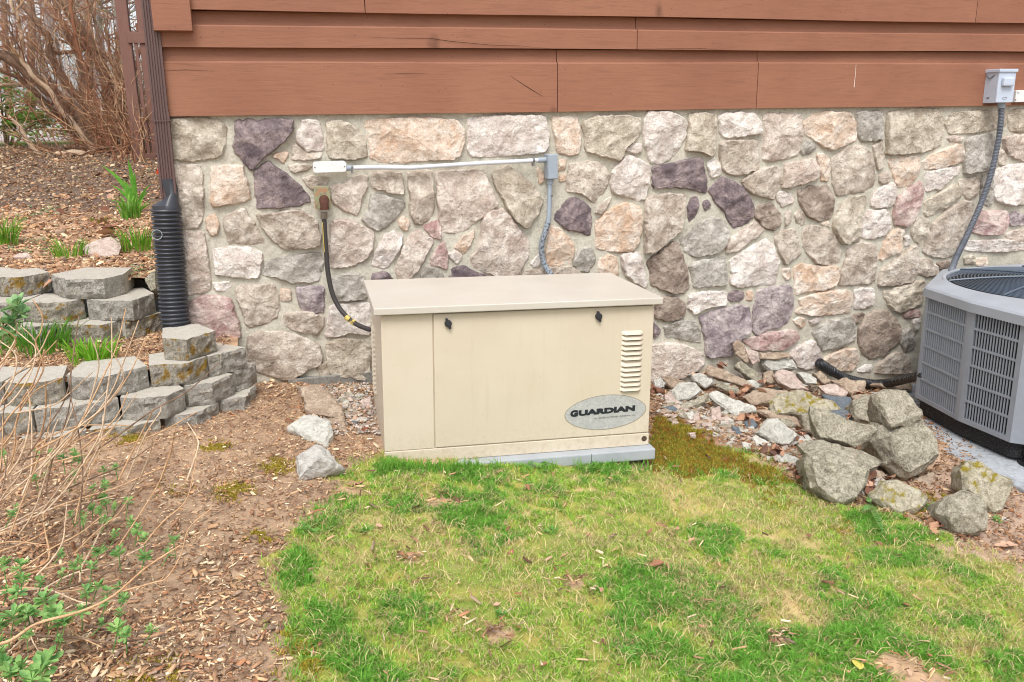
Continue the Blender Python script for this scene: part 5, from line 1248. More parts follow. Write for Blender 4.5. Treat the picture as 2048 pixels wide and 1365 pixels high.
n = 900000; X = r.uniform(-.3, 4.2, n); Y = -.9-2.6*r.random(n)**.85
d0 = CM[2]; P = np.stack([X, Y, zgv(X, Y)], 1)-CAM; q = P@CM.T; uu = 1024+F_PX*q[:,0]/q[:,2]; vv = 682.5-F_PX*q[:,1]/q[:,2]
keep = (q[:,2] > .3) & (uu > -250) & (uu < 2350) & (vv < 1560) & (vv > 700)
X, Y, uu, vv = X[keep], Y[keep], uu[keep], vv[keep]
jx = X+(noise2(X, Y, 17)-.5)*.24+(fnoise(X, Y, 60, 3)-.5)*.1; jy = Y+(noise2(X+5, Y+3, 15)-.5)*.20
ge = r.normal(0, 1, len(X)); jx = jx+.045*np.abs(ge)*np.sign(r.random(len(X))-.25)*-1; jy = jy+r.normal(0, .03, len(X))
inl = inz(jx, jy, LAWN) & ~inz(jx, jy, MOSS)
n1 = noise2(X, Y, 4.0); n2 = noise2(X+7, Y+2, 13); n3 = noise2(X+1, Y+9, 34); n4 = noise2(X+4, Y+1, 24)
lush = np.zeros(len(X))
for (u, v, ru, w_) in [(930,1035,90,1),(990,1080,70,.8),(1340,1175,130,1),(1460,1230,120,1),(1300,1280,90,.5),(1420,1100,80,.6),(820,1010,60,.5),(1760,1300,130,.8),(1950,1270,120,.6),(1690,1200,110,.5),(1560,1340,90,.5),
        (790,930,50,.7),(930,935,50,.5),(640,1030,80,.6),(590,1130,60,.8),(640,1250,50,.6),(730,1340,60,.5),(1720,1060,80,.6),(1850,1110,90,.7),(1200,920,60,.5),(1500,1130,90,.4),(860,1250,80,.25),(1640,1010,80,.5)]:
    p = atg(u, v); rr = ru*depth_of(p)/F_PX*1.15; lush = np.maximum(lush, w_*np.clip(1.25-np.hypot(X-p[0], (Y-p[1])*.8)/rr, 0, 1))
lush = np.clip(lush*(.1+1.7*n2)*(.5+n1) + .55*np.clip(n1*3-1.15, 0, 1)*np.clip(n4*4-1.2, 0, 1), 0, 1)
bare_ = np.zeros(len(X), bool)
for bx_, by_, br in BARE: bare_ |= np.hypot(X-bx_, (Y-by_)*1.3) < br*(.3+1.2*n2)
inl = inl & ~bare_
dn = (.26 + .55*n2*n1*2)*np.clip(n4*4-1.2, .12, 1.4) + .7*lush; keep = inl & (r.random(len(X)) < dn)
X, Y, lush, n2, n3, n1, n4 = X[keep], Y[keep], lush[keep], n2[keep], n3[keep], n1[keep], n4[keep]; n = len(X)
g_d = np.array(lin((108,162,64))); g_m = np.array(lin((130,184,70))); g_y = np.array(lin((184,202,92))); straw = np.array(lin((226,206,154)))
t = r.random(n)
C = np.where((lush > .45)[:, None], g_d+(g_m-g_d)*t[:, None], g_m+(g_y-g_m)*np.clip(t*1.3-.1, 0, 1)[:, None])
ps = np.clip(.28-.3*lush+.5*(np.clip(n1*-3+1.6, 0, 1))+1.2*(.5-n3), .03, .8); sm = r.random(n) < ps; C = np.where(sm[:, None], straw*r.uniform(.7, 1.05, (n,1)), C)
C = C*r.uniform(.75, 1.2, (n, 1))
C = C*(.72+.56*n3)[:, None]; H = (.009+.012*r.random(n)) * (1+.9*lush) * (.5+1.0*n4); W_ = r.uniform(.002, .0036, n)*(1+.3*lush)
o = blades('grass', X, Y, zsurf(X, Y)-.002, H, W_, C, lean=.75, seed=4); tag(o, 'patchy spring lawn of short green, yellow and straw coloured grass', 'grass', kind='stuff')
# taller fringe along the generator base and around stones
n = 2600; tt = r.random(n); X = .33+1.3*tt; Y = -1.10-.055*tt-.05*r.random(n)**2; k = (noise2(X, Y, 9) > .42) & ((X < .75) | (r.random(n) < .45)); X, Y = X[k], Y[k]; n = len(X)
C = (g_d+(g_m-g_d)*r.random((n,1)))*r.uniform(.8, 1.1, (n,1))
o = blades('grass_fringe', X, Y, zsurf(X, Y), r.uniform(.02, .075, n), r.uniform(.002, .0035, n), C, lean=.45, seed=5); tag(o, 'longer green grass growing along the foot of the generator', 'grass', kind='stuff')
n = 9000; X = r.uniform(-.2, 3.2, n); Y = r.uniform(-3.1, -1.0, n); k = inz(X, Y, LAWN) & ~inz(X, Y, MOSS) & ~((X > .33) & (X < 1.6) & (Y > -1.17)); X, Y = X[k], Y[k]; n = len(X)
C = straw*r.uniform(.8, 1.15, (n,1)); o = blades('dead_grass', X, Y, zsurf(X, Y)+.006, r.uniform(.02, .05, n), r.uniform(.0015, .003, n), C, lean=1.6, seed=8); tag(o, 'pale dead grass stalks lying over the lawn', 'straw', kind='stuff')
# moss cushions: tiny upright blades packed tightly
n = 60000; X = r.uniform(1.3, 2.6, n); Y = r.uniform(-1.9, -.5, n); jx = X+(noise2(X, Y, 17)-.5)*.13; jy = Y+(noise2(X+5, Y+3, 15)-.5)*.13; k = inz(jx, jy, MOSS); X, Y = X[k], Y[k]; n = len(X)
mg = np.array(lin((176,160,62))); mr = np.array(lin((160,104,52))); mgr = np.array(lin((136,152,62))); m_ = noise2(X, Y, 14)
C = mg+(mr-mg)*np.clip(m_*4-2.1, 0, .8)[:, None]; C = np.where((r.random(n) < .34)[:, None], mgr, C)*r.uniform(.6, 1.15, (n,1))
o = blades('moss', X, Y, zsurf(X, Y), r.uniform(.006, .016, n), r.uniform(.003, .005, n), C, lean=.5, seed=6); tag(o, 'rusty yellow moss bank right of the generator', 'moss', kind='stuff')

n = 30000; r = np.random.default_rng(5); cs = [(430,893,.05),(560,935,.07),(470,985,.07),(345,985,.04),(525,1075,.04),(310,1362,.10),(600,1330,.06),(250,880,.05),(1375,790,.05),(1480,830,.07),(1400,870,.08),(1880,1000,.05),(1860,1035,.05),(1560,1000,.08),(1700,1060,.08),(590,1290,.05)]
pc = np.array([[*atg(u, v)[:2], q] for u, v, q in cs]); i_ = r.integers(0, len(pc), n); X = pc[i_,0]+r.normal(0, 1, n)*pc[i_,2]*.5; Y = pc[i_,1]+r.normal(0, 1, n)*pc[i_,2]*.5; k = noise2(X, Y, 22) > .47; X, Y = X[k], Y[k]; n = len(X)
C = mg*r.uniform(.7, 1.25, (n,1)); o = blades('moss_patches', X, Y, zsurf(X, Y)+.002, r.uniform(.006, .014, n), r.uniform(.003, .005, n), C, lean=.5, seed=16); tag(o, 'small yellow moss patches on the mulch and between the stones', 'moss', kind='stuff')
# tufts of bulb foliage --------------------------------------------
def tuft(u, v, label, h, nb, spread, wd, gf, col=((92,150,44),(140,180,60)), name='bulb_foliage', lean=.5, cat='plant', group=None, seed=0):
    rs = random.Random(seed); p = atg(u, v, 0, gf); mb = MB()
    t = empty(name, tuple(p), label, cat, group)
    for k in range(nb):
        a = rs.uniform(0, 2*PI); rr = spread*math.sqrt(rs.random()); b = Vector((rr*math.cos(a), rr*math.sin(a)*.7, -.005)); hh = h*rs.uniform(.6, 1.1)
        d = Vector((math.cos(a)+rs.uniform(-.6,.6), math.sin(a)+rs.uniform(-.6,.6), 0))*lean*hh*rs.uniform(.3, 1.1); s_ = Vector((-math.sin(a), math.cos(a), 0))*wd*rs.uniform(.7, 1.1)
        if rs.random() < .5: s_ = Vector((s_.y, s_.x, 0))
        vs = []
        m_ = 5
        for i in range(m_+1):
            q = i/m_; c = b + Vector((0,0,hh*(q-.25*q*q*lean))) + d*q*q; w_ = math.sin(PI*(.25+.75*q))**.6 if q < 1 else .02; vs += [c-s_*w_, c+Vector((0,0,-.001))+s_.cross(Vector((0,0,1)))*.15, c+s_*w_]
        mb.add(vs, [(3*i+j, 3*i+j+1, 3*(i+1)+j+1, 3*(i+1)+j) for i in range(m_) for j in range(2)])
    m_ = leaf_mats(col); o = mb.build('leaves', m_, t, smooth=True, angle=80); return t
_lm = {}
def leaf_mats(col):
    if col in _lm: return _lm[col]
    m, nt, b = mat_base('leaf_%d' % len(_lm), .45, .35); v = coords(nt, False); n_ = noi(nt, v, 30, 3)
    c = mixc(nt, ramp(nt, n_, [(.35,0),(.65,1)]), lin(col[0]), lin(col[1])); nt.links.new(c, b.inputs['Base Color'])
    tr = N(nt, 'BsdfTranslucent'); nt.links.new(c, tr.inputs[0]); mx = N(nt, 'MixShader'); mx.inputs[0].default_value = .35
    nt.links.new(b.outputs[0], mx.inputs[1]); nt.links.new(tr.outputs[0], mx.inputs[2]); nt.links.new(mx.outputs[0], nt.nodes['Material Output'].inputs[0]); _lm[col] = m; return m
tuft(5, 490, 'bright green bulb tuft at the left edge of the upper bed', .20, 90, .09, .004, zu1, seed=1)
tuft(140, 518, 'sparse green bulb shoots behind the grey top block', .14, 60, .10, .0035, zu1, seed=2)
tuft(275, 500, 'green bulb tuft leaning toward the corrugated pipe', .17, 80, .09, .004, zu1, seed=3)
tuft(70, 700, 'dark green bulb tuft in front of the upper block wall at the left', .15, 170, .17, .0035, zl1, ((66,128,40),(110,160,50)), seed=4)
tuft(186, 724, 'bright lime bulb tuft on the mulch between the two block walls', .13, 140, .10, .004, zl1, ((104,170,40),(150,196,60)), seed=5)
tuft(196, 450, 'short green and russet shoots curling out of the mulch', .07, 14, .06, .007, zu1, ((110,140,40),(150,150,50)), seed=6)
tuft(120, 275, 'green seedlings far back under the bare shrub', .25, 30, .3, .012, zu1, ((90,130,50),(140,160,60)), seed=7)
tuft(262, 438, 'fresh green leaf clump at the foot of the iris', .20, 46, .07, .008, zu1, ((96,150,56),(136,184,72)), seed=9)
def sword(u, v, label, specs):
    p = atg(u, v, 0, zu1); t = empty('iris_plant', tuple(p), label, 'plant')
    for (du, dv, w0) in specs:
        tip = aty(u+du, v+dv, p[1])-p; mb = MB(); vs = []; n = 8
        for i in range(n+1):
            q = i/n; c = Vector(tip)*q + Vector((tip[0]*(q*q-q)*.5, -.02*q, abs(tip[2])*.12*math.sin(PI*q))); w_ = w0*(math.sin(PI*min(1, .35+.65*q))**.7 if q < 1 else .03)
            s_ = Vector((1, .3, -.4*np.sign(tip[0]))).normalized()*w_
            vs += [c-s_, c+Vector((0,-.15*w_,0)), c+s_]
        mb.add(vs, [(3*i+j, 3*i+j+1, 3*(i+1)+j+1, 3*(i+1)+j) for i in range(n) for j in range(2)])
        mb.build('leaf', leaf_mats(((86,150,50),(120,180,70))), t, smooth=True, angle=80)
sword(275, 428, 'iris with broad sword shaped green leaves beside the drain pipe', [(-72,-98,.017),(-18,-108,.019),(-5,-84,.014),(-52,-58,.014),(22,-46,.014),(-36,-44,.013),(10,-36,.012),(-20,-34,.012),(34,-22,.011),(-62,-30,.008),(-44,-20,.010),(16,-18,.010),(-10,-50,.014),(-28,-70,.013),(28,-60,.010)])
# ground cover rosettes
def leafrosette(mb, c, size, rs, nl=9, up=.6, axis=None):
    ax = Vector(axis or (rs.uniform(-.4,.4), rs.uniform(-.4,.4), 1)).normalized(); a = ax.orthogonal().normalized(); b = ax.cross(a)
    for k in range(nl):
        an = 2*PI*k/nl*1.618*1.0 + rs.uniform(-.3, .3); el = rs.uniform(.1, 1.1)*up; L = size*rs.uniform(.65, 1.1)
        d = (a*math.cos(an)+b*math.sin(an))*math.cos(el)+ax*math.sin(el); s_ = d.cross(ax).normalized()*L*.2; nrm = s_.cross(d).normalized()
        p = Vector(c); q1 = p+d*L*.45; q2 = p+d*L*.8-nrm*L*.02; q3 = p+d*L-nrm*L*.08
        mb.add([p, q1-s_*.75, q1-nrm*L*.06, q1+s_*.75, q2-s_, q2-nrm*L*.06, q2+s_, q3], [(0,2,1),(0,3,2),(1,2,5,4),(2,3,6,5),(4,5,7),(5,6,7)])
rs = random.Random(5); mb = MB()
for (u, v, gf, n, sp) in [(90,425,zu1,26,40),(150,345,zu1,14,70),(60,500,zu1,18,40),(262,545,zu1,26,22),(75,480,zu1,10,30),(300,515,zu1,6,8),(230,330,zu1,14,60),(250,462,zu1,8,60)]:
    for k in range(n):
        p = atg(u+rs.gauss(0, sp*.6), v+rs.gauss(0, sp*.22), .008, gf); leafrosette(mb, p, .02+.008*rs.random(), rs, 8, .5)
tag(mb.build('ground_cover', leaf_mats(((128,152,112),(160,176,130))), None), 'pale green creeping ground cover in the upper bed', 'ground cover', kind='stuff')
mb = MB()
for (u, v, n, sp) in [(860,935,14,40),(1085,930,10,20),(1180,930,16,22),(1050,935,8,20),(960,935,8,30),(1890,1050,6,10),(1855,1015,5,10),(1990,1038,7,8),(620,1060,16,20),(730,1060,8,14),(1000,1230,5,8),(1260,1300,8,20),(1100,1060,6,10)]:
    for k in range(n):
        p = atg(u+rs.gauss(0, sp*.6), v+rs.gauss(0, sp*.25), .012); leafrosette(mb, p, .014+.008*rs.random(), rs, 7, .6)
tag(mb.build('clover_weeds', leaf_mats(((92,146,60),(128,170,80))), None), 'small clover and weed leaves in the lawn and along the generator', 'weeds', kind='stuff')

# fern frond
fr = empty('fern', tuple(atg(1745,1010,.02)), 'small green fern frond drooping in front of the mossy boulder', 'fern')
def frond(mb, P0, P1, P2, w_):
    P = [Vector(P0)*(1-t)**2+Vector(P1)*2*t*(1-t)+Vector(P2)*t*t for t in np.linspace(0, 1, 15)]
    for i in range(1, 15):
        d = (P[i]-P[i-1]).normalized(); s_ = d.cross(Vector((0,-.5,1))).normalized(); L = w_*(1-(i/15)**2)*min(1, i/3)
        for sg in (-1, 1):
            e_ = P[i]+s_*sg*L+d*L*.3; mb.add([P[i]-d*.004, P[i]+(e_-P[i])*.5-d*.005, e_, P[i]+(e_-P[i])*.5+d*.005, P[i]+d*.004], [(0,1,2,3,4)])
    mb.tube(P, .0012, 4)
f0 = np.array(fr.location)
for a_, b_, w_ in (((1750,1022),(1765,1062),.030),((1742,1010),(1722,1022),.02),((1738,1005),(1735,990),.018)):
    mb = MB(); e1 = atg(*a_, .09)-f0; e2 = atg(*b_, .04)-f0; frond(mb, (0,0,0), e1, e2, w_); mb.build('frond', leaf_mats(((92,140,70),(120,164,90))), fr)

# rubble between the bigger stones
mb = MB(); rs = random.Random(15)
for k in range(1500):
    c_ = rs.choice((('J',300,520,160,90),('J',700,430,260,70),('J',560,720,130,90),('J',900,780,200,110),('J',200,560,110,60),('J',1250,420,200,50),('J',480,640,130,90),('J',1500,1090,120,60),('M',900,330,110,120)))
    u, v = cpx(c_[0], [(rs.gauss(c_[1], c_[3]*.7), rs.gauss(c_[2], c_[4]*.7))])[0]; p = atg(u, v, .0)
    if p[1] > -.03 or inz(np.array([p[0]]), np.array([p[1]]), LAWN)[0] or (.35 < p[0] < 1.56 and -1.1 < p[1] < -.35): continue
    s_ = .007+.026*rs.random()**1.5; pts = [Vector((rs.gauss(0,1), rs.gauss(0,1), rs.gauss(0,.7))).normalized() for _ in range(9)]
    bm = bmesh.new(); [bm.verts.new(q) for q in pts]; bmesh.ops.convex_hull(bm, input=bm.verts); bm.verts.index_update()
    ax = (rs.uniform(.7,1.6), rs.uniform(.6,1.2), rs.uniform(.35,.8)); vs = [(p[0]+q.co.x*s_*ax[0], p[1]+q.co.y*s_*ax[1], p[2]+q.co.z*s_*ax[2]+s_*.2) for q in bm.verts]
    mb.add(vs, [tuple(x.index for x in f.verts) for f in bm.faces], rs.randrange(4)); bm.free()
tag(mb.build('rubble', [RK['l'], RK['b'], RK['p'], RK['g']]), 'small stone rubble between the heaped stones', 'rubble', kind='stuff')

# fallen leaves ----------------------------------------------------
LM = [flat_mat('rust_leaf', c, .7, .2, var=.2, scale=60) for c in ((150,104,80),(122,84,68),(170,130,104),(190,154,130),(104,76,64))]
def leafmesh(seed, oak=False):
    rs = random.Random(seed); n = 14; mb = MB(); vs = []; cu_ = rs.uniform(.1, .45)
    for i in range(n+1):
        q = i/n; w_ = (math.sin(PI*q)**.8)*.34*((.6+.4*abs(math.sin(q*PI*3.5))) if oak else 1); x = q-.5; z = .12*math.sin(q*3+seed)*cu_*2
        for s_ in (-1, -.5, 0, .5, 1): vs.append((x, s_*w_, z+cu_*abs(s_)**1.6*w_*1.3*(1 if seed % 2 else -1)+.02*rs.random()))
    mb.add(vs, [(5*i+j, 5*i+j+1, 5*(i+1)+j+1, 5*(i+1)+j) for i in range(n) for j in range(4)]); me = bpy.data.meshes.new('leaf_mesh'); me.from_pydata(mb.v, [], mb.f); me.polygons.foreach_set('use_smooth', [True]*len(me.polygons)); return me
LMS = []
for k in range(8):
    me = leafmesh(k, k > 4); me.materials.append(LM[k % 5]); LMS.append(me)
def leaf(u, v, s, lift=.01, gf=None, label='crumpled rust brown fallen leaf among the stones and mulch', group='fallen leaves', me=None, yaw=None, flat=.5, mat=None):
    p = atg(u, v, lift, gf); o = bpy.data.objects.new('fallen_leaf', me or random.choice(LMS)); COL.objects.link(o); o.location = tuple(p); o.scale = (s, s, s)
    o.rotation_euler = (random.gauss(0, flat), random.gauss(0, flat), random.uniform(0, 6.28) if yaw is None else yaw); return tag(o, label, 'leaf', group)
random.seed(21)
for (c, u, v, n, su, sv, lf) in [('J',480,230,26,50,30,.12),('J',300,320,16,50,16,.06),('J',700,640,14,50,30,.02),('J',1040,760,12,50,40,.03),('J',870,850,12,50,20,.02),('J',1020,1020,12,20,40,.02),('J',1500,1060,14,30,50,.02),
        ('J',50,440,10,40,20,.02),('J',770,400,8,25,25,.07),('J',1340,620,8,30,15,.1),('J',1430,470,5,30,10,.06),('J',1640,1050,5,30,10,.02),('J',590,470,6,40,15,.04),('J',650,430,6,30,12,.07),('K',870,1130,9,30,30,.01)]:
    ox, oy, s = CROP[c]
    for k in range(n):
        leaf(ox+random.gauss(u, su*.7)*s, oy+random.gauss(v, sv*.7)*s, random.uniform(.03, .065), lf+random.uniform(0, .02), label='crumpled rust brown leaf caught among the heaped stones', group='rust leaves caught in the stone heap')
for (u, v, n, su, sv) in [(265,300,26,30,25),(205,455,10,20,10),(60,560,6,60,8),(160,400,8,80,40),(290,265,12,15,15)]:
    for k in range(n): leaf(random.gauss(u, su), random.gauss(v, sv*.6), random.uniform(.05, .09), .02, zu1, label='dry pinkish brown leaf on the upper bed under the shrub', group='dry leaves on the upper bed')
for k in range(22):
    u = random.uniform(700, 2000); v = random.uniform(960, 1350); leaf(u, v, random.uniform(.018, .035), .02, label='small dry brown leaf lying on the lawn', group='small dry leaves on the lawn', flat=.3)
leaf(1298,1062,.035,.02, label='bright orange brown curled leaf in the middle of the lawn', group=None, me=LMS[0])
leaf(1312,1130,.06,.02, label='long reddish bark coloured leaf on the lawn below the curled orange one', group=None, me=LMS[5], yaw=-.3, flat=.1)
leaf(845,925,.05,.02, label='folded brown leaf leaning on the generator base, left one', group=None, me=LMS[2]); leaf(868,925,.045,.02, label='folded brown leaf leaning on the generator base, right one', group=None, me=LMS[3])
leaf(1715,1330,.05,.02, label='yellow leaf lying in the lawn near the bottom edge', group=None, me=LMS[1]).data = LMS[1].copy()
COL.objects[-1] if False else None
yl = [o for o in COL.objects if o.get('label', '').startswith('yellow leaf')][0]; yl.data.materials[0] = flat_mat('yellow_leaf', (206,190,90), .6)
me = leafmesh(11, True); me.materials.append(LM[3]); leaf(2012,1092,.085,.012, label='large pale pink oak leaf flat on the bare soil at the right edge', group=None, me=me, yaw=-.5, flat=.08)
leaf(212,465,.12,.04, zu1, label='large curled pinkish dead leaf above the pale terrace rock', group=None, me=LMS[3], yaw=.3, flat=.3)
leaf(248,495,.11,.03, zu1, label='dead leaf propped against the pale terrace rock', group=None, me=LMS[2], yaw=1.3, flat=.5)
fl = atg(313, 352, 0, zu1); mb = MB(); mb.box(-.012,.012,-.004,.004,.02,.07); mb.box(-.002,.002,-.002,.002,-.02,.02); mb.box(.004,.016,-.006,.002,0,.03)
f_ = mb.build('marker_tag', flat_mat('orange_plastic', (226,84,50), .5), None); f_.location = tuple(fl); f_.rotation_euler = (.2,.4,.3); tag(f_, 'small orange plastic marker in the leaves behind the downspout', 'marker')

# ================================================================ SHRUBS
def bark(name, c1, c2, c3): return rock_mat(name, c1, c2, c3, sc=1.5, bs=.6)
B_TRUNK = bark('grey_brown_bark', (138,112,92), (110,90,76), (162,134,112)); B_RED = bark('red_brown_bark', (150,102,76), (124,86,68), (170,120,90)); B_PALE = bark('pale_tan_stem', (212,186,156), (224,200,172), (184,152,122))
B_ORG = bark('orange_tan_stem', (200,160,122), (214,178,138), (168,130,100)); B_GREY = bark('grey_trunk', (150,144,140), (126,118,112), (170,160,152))
def px_branch(mb, pts, y0, y1, r0, r1, crop='Z', jit=0):
    P = []; n = len(pts)
    for i, (u, v) in enumerate(cpx(crop, pts)):
        t = i/(n-1); P.append(aty(u, v, y0+(y1-y0)*t))
    st = stream(P, 6); k = len(st)
    st = [p+Vector((noise.noise(p*9)*jit, noise.noise(p*9+Vector((9,0,0)))*jit, noise.noise(p*9+Vector((0,9,0)))*jit)) for p in st]
    mb.tube(st, [r0+(r1-r0)*i/(k-1) for i in range(k)], 7); return st
base = atg(200, 305, 0, zu1); BY = float(base[1])
shrub = empty('bare_shrub', tuple(base), 'large leafless shrub with leaning grey brown stems and red twigs behind the house corner', 'shrub')
SC = depth_of(base)/F_PX*.2564          # metres per crop pixel there
stems = []
def mainstem(pts, r0, r1, y0, y1, mat=B_TRUNK):
    mb = MB(); st = px_branch(mb, pts, BY+y0, BY+y1, r0*SC, r1*SC, jit=.02); par(mb.build('stem', mat, None, smooth=True, angle=60), shrub); stems.append((st, r0*SC, r1*SC)); return st
mainstem([(800,1200),(720,1060),(600,880),(500,790),(400,720),(250,590),(100,480),(-60,400)], 62, 36, 0, -.4)
mainstem([(880,1180),(860,1000),(830,620),(740,420),(620,220),(540,90),(430,-60)], 50, 28, .1, .3)
mainstem([(780,1190),(640,1040),(520,880),(430,760),(300,620),(160,470),(40,330),(-80,250)], 30, 18, -.1, -.5)
mainstem([(740,1180),(600,1000),(480,850),(380,700),(230,560),(170,440),(160,250),(130,120),(60,-40)], 22, 14, -.15, -.6, B_PALE)
mainstem([(820,1200),(740,900),(700,700),(600,420),(470,150),(400,-60)], 34, 16, .0, .2)
mainstem([(850,1200),(760,940),(560,700),(400,460),(380,320),(290,180),(120,-40)], 34, 22, .05, .1)
mainstem([(870,1150),(720,870),(700,640),(600,380),(570,150),(550,-40)], 24, 10, -.1, 0, B_RED)
mainstem([(950,1200),(1000,1050),(940,700),(860,450),(700,380),(480,420),(300,390),(120,320),(-60,250)], 26, 10, .1, .2)
mainstem([(1000,1340),(760,1220),(500,1200),(380,1230),(250,1150),(150,980),(60,910)], 28, 12, -.2, -.4, B_PALE)
mainstem([(1100,1200),(1020,1050),(1010,850),(1040,600),(1100,350),(1060,180)], 20, 8, .0, .1, B_RED)
mainstem([(900,1150),(860,960),(950,800),(960,560),(830,460),(760,250),(700,0)], 22, 9, .0, .2)
mainstem([(700,1100),(520,1000),(440,900),(350,780),(180,640),(60,570),(-60,540)], 24, 14, .0, -.1)
mainstem([(750,1130),(560,960),(380,880),(240,700),(120,650),(-40,680)], 18, 12, .1, .0, B_PALE)
mainstem([(1000,1120),(820,1160),(700,1180),(580,1230),(560,1300)], 8, 6, -.3, -.4, B_PALE)
mainstem([(1150,1230),(1100,1140),(1000,1110),(900,1140),(700,1180)], 9, 6, -.3, -.35, B_ORG)
mainstem([(1080,760),(960,700),(900,670),(1010,840)], 9, 6, -.3, -.35, B_PALE)
rs = random.Random(3)
tw = {0: MB(), 1: MB(), 2: MB()}
def twig(mbx, p, d, L, r_, depth=0):
    n = 5; P = [p]; dd = Vector(d)
    for i in range(n):
        dd = (dd+Vector((rs.gauss(0,.22), rs.gauss(0,.22), rs.gauss(0,.18)+.05))).normalized(); P.append(P[-1]+dd*L/n)
    mbx.tube(P, [r_*(1-.75*i/n) for i in range(n+1)], 4, cap=False)
    if depth > 0:
        for k in range(rs.randint(1, 3)):
            i = rs.randint(1, n-1); nd = (dd+Vector((rs.gauss(0,.7), rs.gauss(0,.5), rs.gauss(0,.6)))).normalized(); twig(mbx, P[i], nd, L*rs.uniform(.4,.75), r_*.65, depth-1)
for st, r0, r1 in stems:
    for k in range(20):
        i = rs.randint(3, len(st)-2); d = (st[i+1]-st[i]).normalized()+Vector((rs.gauss(.1,.7), rs.gauss(0,.6), rs.gauss(.4,.5)))
        twig(tw[rs.choice((0,0,1,2))], st[i], d.normalized(), rs.uniform(.3, 1.0), rs.uniform(.004, .0085), 2)
for k in range(80):
    q_ = atg(rs.uniform(225, 300), rs.uniform(285, 330), 0, zu1); twig(tw[rs.choice((0,0,1,2))], Vector(q_), Vector((rs.gauss(-.05,.35), rs.gauss(0,.3), 1)).normalized(), rs.uniform(.4, 1.5), rs.uniform(.004, .008), 2)
for k in range(80):      # suckers rising from the base
    p = Vector(base)+Vector((rs.gauss(.18,.34), rs.gauss(.1,.3), -.02)); twig(tw[rs.choice((0,1))], p, Vector((rs.gauss(-.15,.5), rs.gauss(0,.3), 1)).normalized(), rs.uniform(.5, 1.7), rs.uniform(.005, .010), 2)
for k, mt in ((0, B_RED), (1, B_TRUNK), (2, B_ORG)): o = par(tw[k].build('twigs', mt, None), shrub); o['kind'] = 'stuff'
# evergreen rhododendron-like bush and holly behind
def leafcloud(name, c, rad, n, size, col, label, seed, cat='shrub', stem=True):
    t = empty(name, tuple(c), label, cat); rs = random.Random(seed); mb = MB()
    cl = [(Vector((rs.gauss(0,.5)*rad[0], rs.gauss(0,.5)*rad[1], rs.uniform(.1,1)*rad[2])), rs.uniform(.12,.3)*max(rad)) for _ in range(22)]
    for k in range(n):
        q, rr = rs.choice(cl); p = q+Vector((rs.gauss(0,1), rs.gauss(0,1), rs.gauss(0,.8)))*rr*.6; p.z = max(0.02, p.z); leafrosette(mb, p, size*rs.uniform(.7,1.2), rs, 6, .6)
    mb.build('foliage', leaf_mats(col), t); mb = MB()
    for q, rr in cl[:9]: mb.tube([Vector((q.x*.1, q.y*.1, -.1)), q*.5+Vector((0,0,.03)), q], [.02,.014,.006], 6)
    mb.build('branches', B_TRUNK, t); return t
leafcloud('evergreen_shrub', atg(10,292,0,zu1), (.6,.4,.8), 620, .08, ((74,124,50),(140,172,74)), 'leafy evergreen bush with glossy leaves at the left edge behind the bare shrub', 31)
leafcloud('variegated_shrub', atg(275,262,0,zu1)+np.array([0,.6,0]), (.5,.4,1.6), 620, .05, ((84,112,66),(176,186,150)), 'thin pale variegated bush seen through twigs by the downspout', 33)
leafcloud('holly', atg(215,190,0,zu1)if False else np.array(base)+np.array([.15,1.2,.1]), (.5,.3,2.4), 240, .05, ((88,120,60),(150,160,90)), 'sparse light green leaves high among the bare branches', 35)
# deck behind: posts and rail
M_DECK = flat_mat('aged_deck_wood', (124,92,82), .8, .2)
deck = empty('deck', (-1.2, 6.6, .9), 'reddish brown wooden deck posts and rail beyond the shrub', 'deck')
for (u0, u1) in ((238,262),(278,299)):
    a0 = aty(u0, 80, 6.5); a1 = aty(u1, 80, 6.5); mb = MB(); cx_ = (a0[0]+a1[0])/2; wd = (a1[0]-a0[0])/2
    mb.box(cx_-wd, cx_+wd, 6.5, 6.5+2*wd, .6, 4.6); par(mb.build('post', M_DECK, None, bevel=.01), deck)
a0 = aty(258, 68, 6.5); mb = MB(); mb.box(a0[0]-.02, 1.5, 6.48, 6.52, a0[2]-.10, a0[2]+.02); par(mb.build('rail', M_DECK, None, bevel=.005), deck)
mb = MB(); mb.box(a0[0]-.02, 1.5, 6.48, 6.52, 1.02, 1.10); par(mb.build('lower_rail', M_DECK, None, bevel=.005), deck)
for k in range(6): mb = MB(); x = a0[0]+.06+.13*k; mb.box(x-.015, x+.015, 6.49, 6.515, 1.1, a0[2]-.1); par(mb.build('baluster', M_DECK, None), deck)
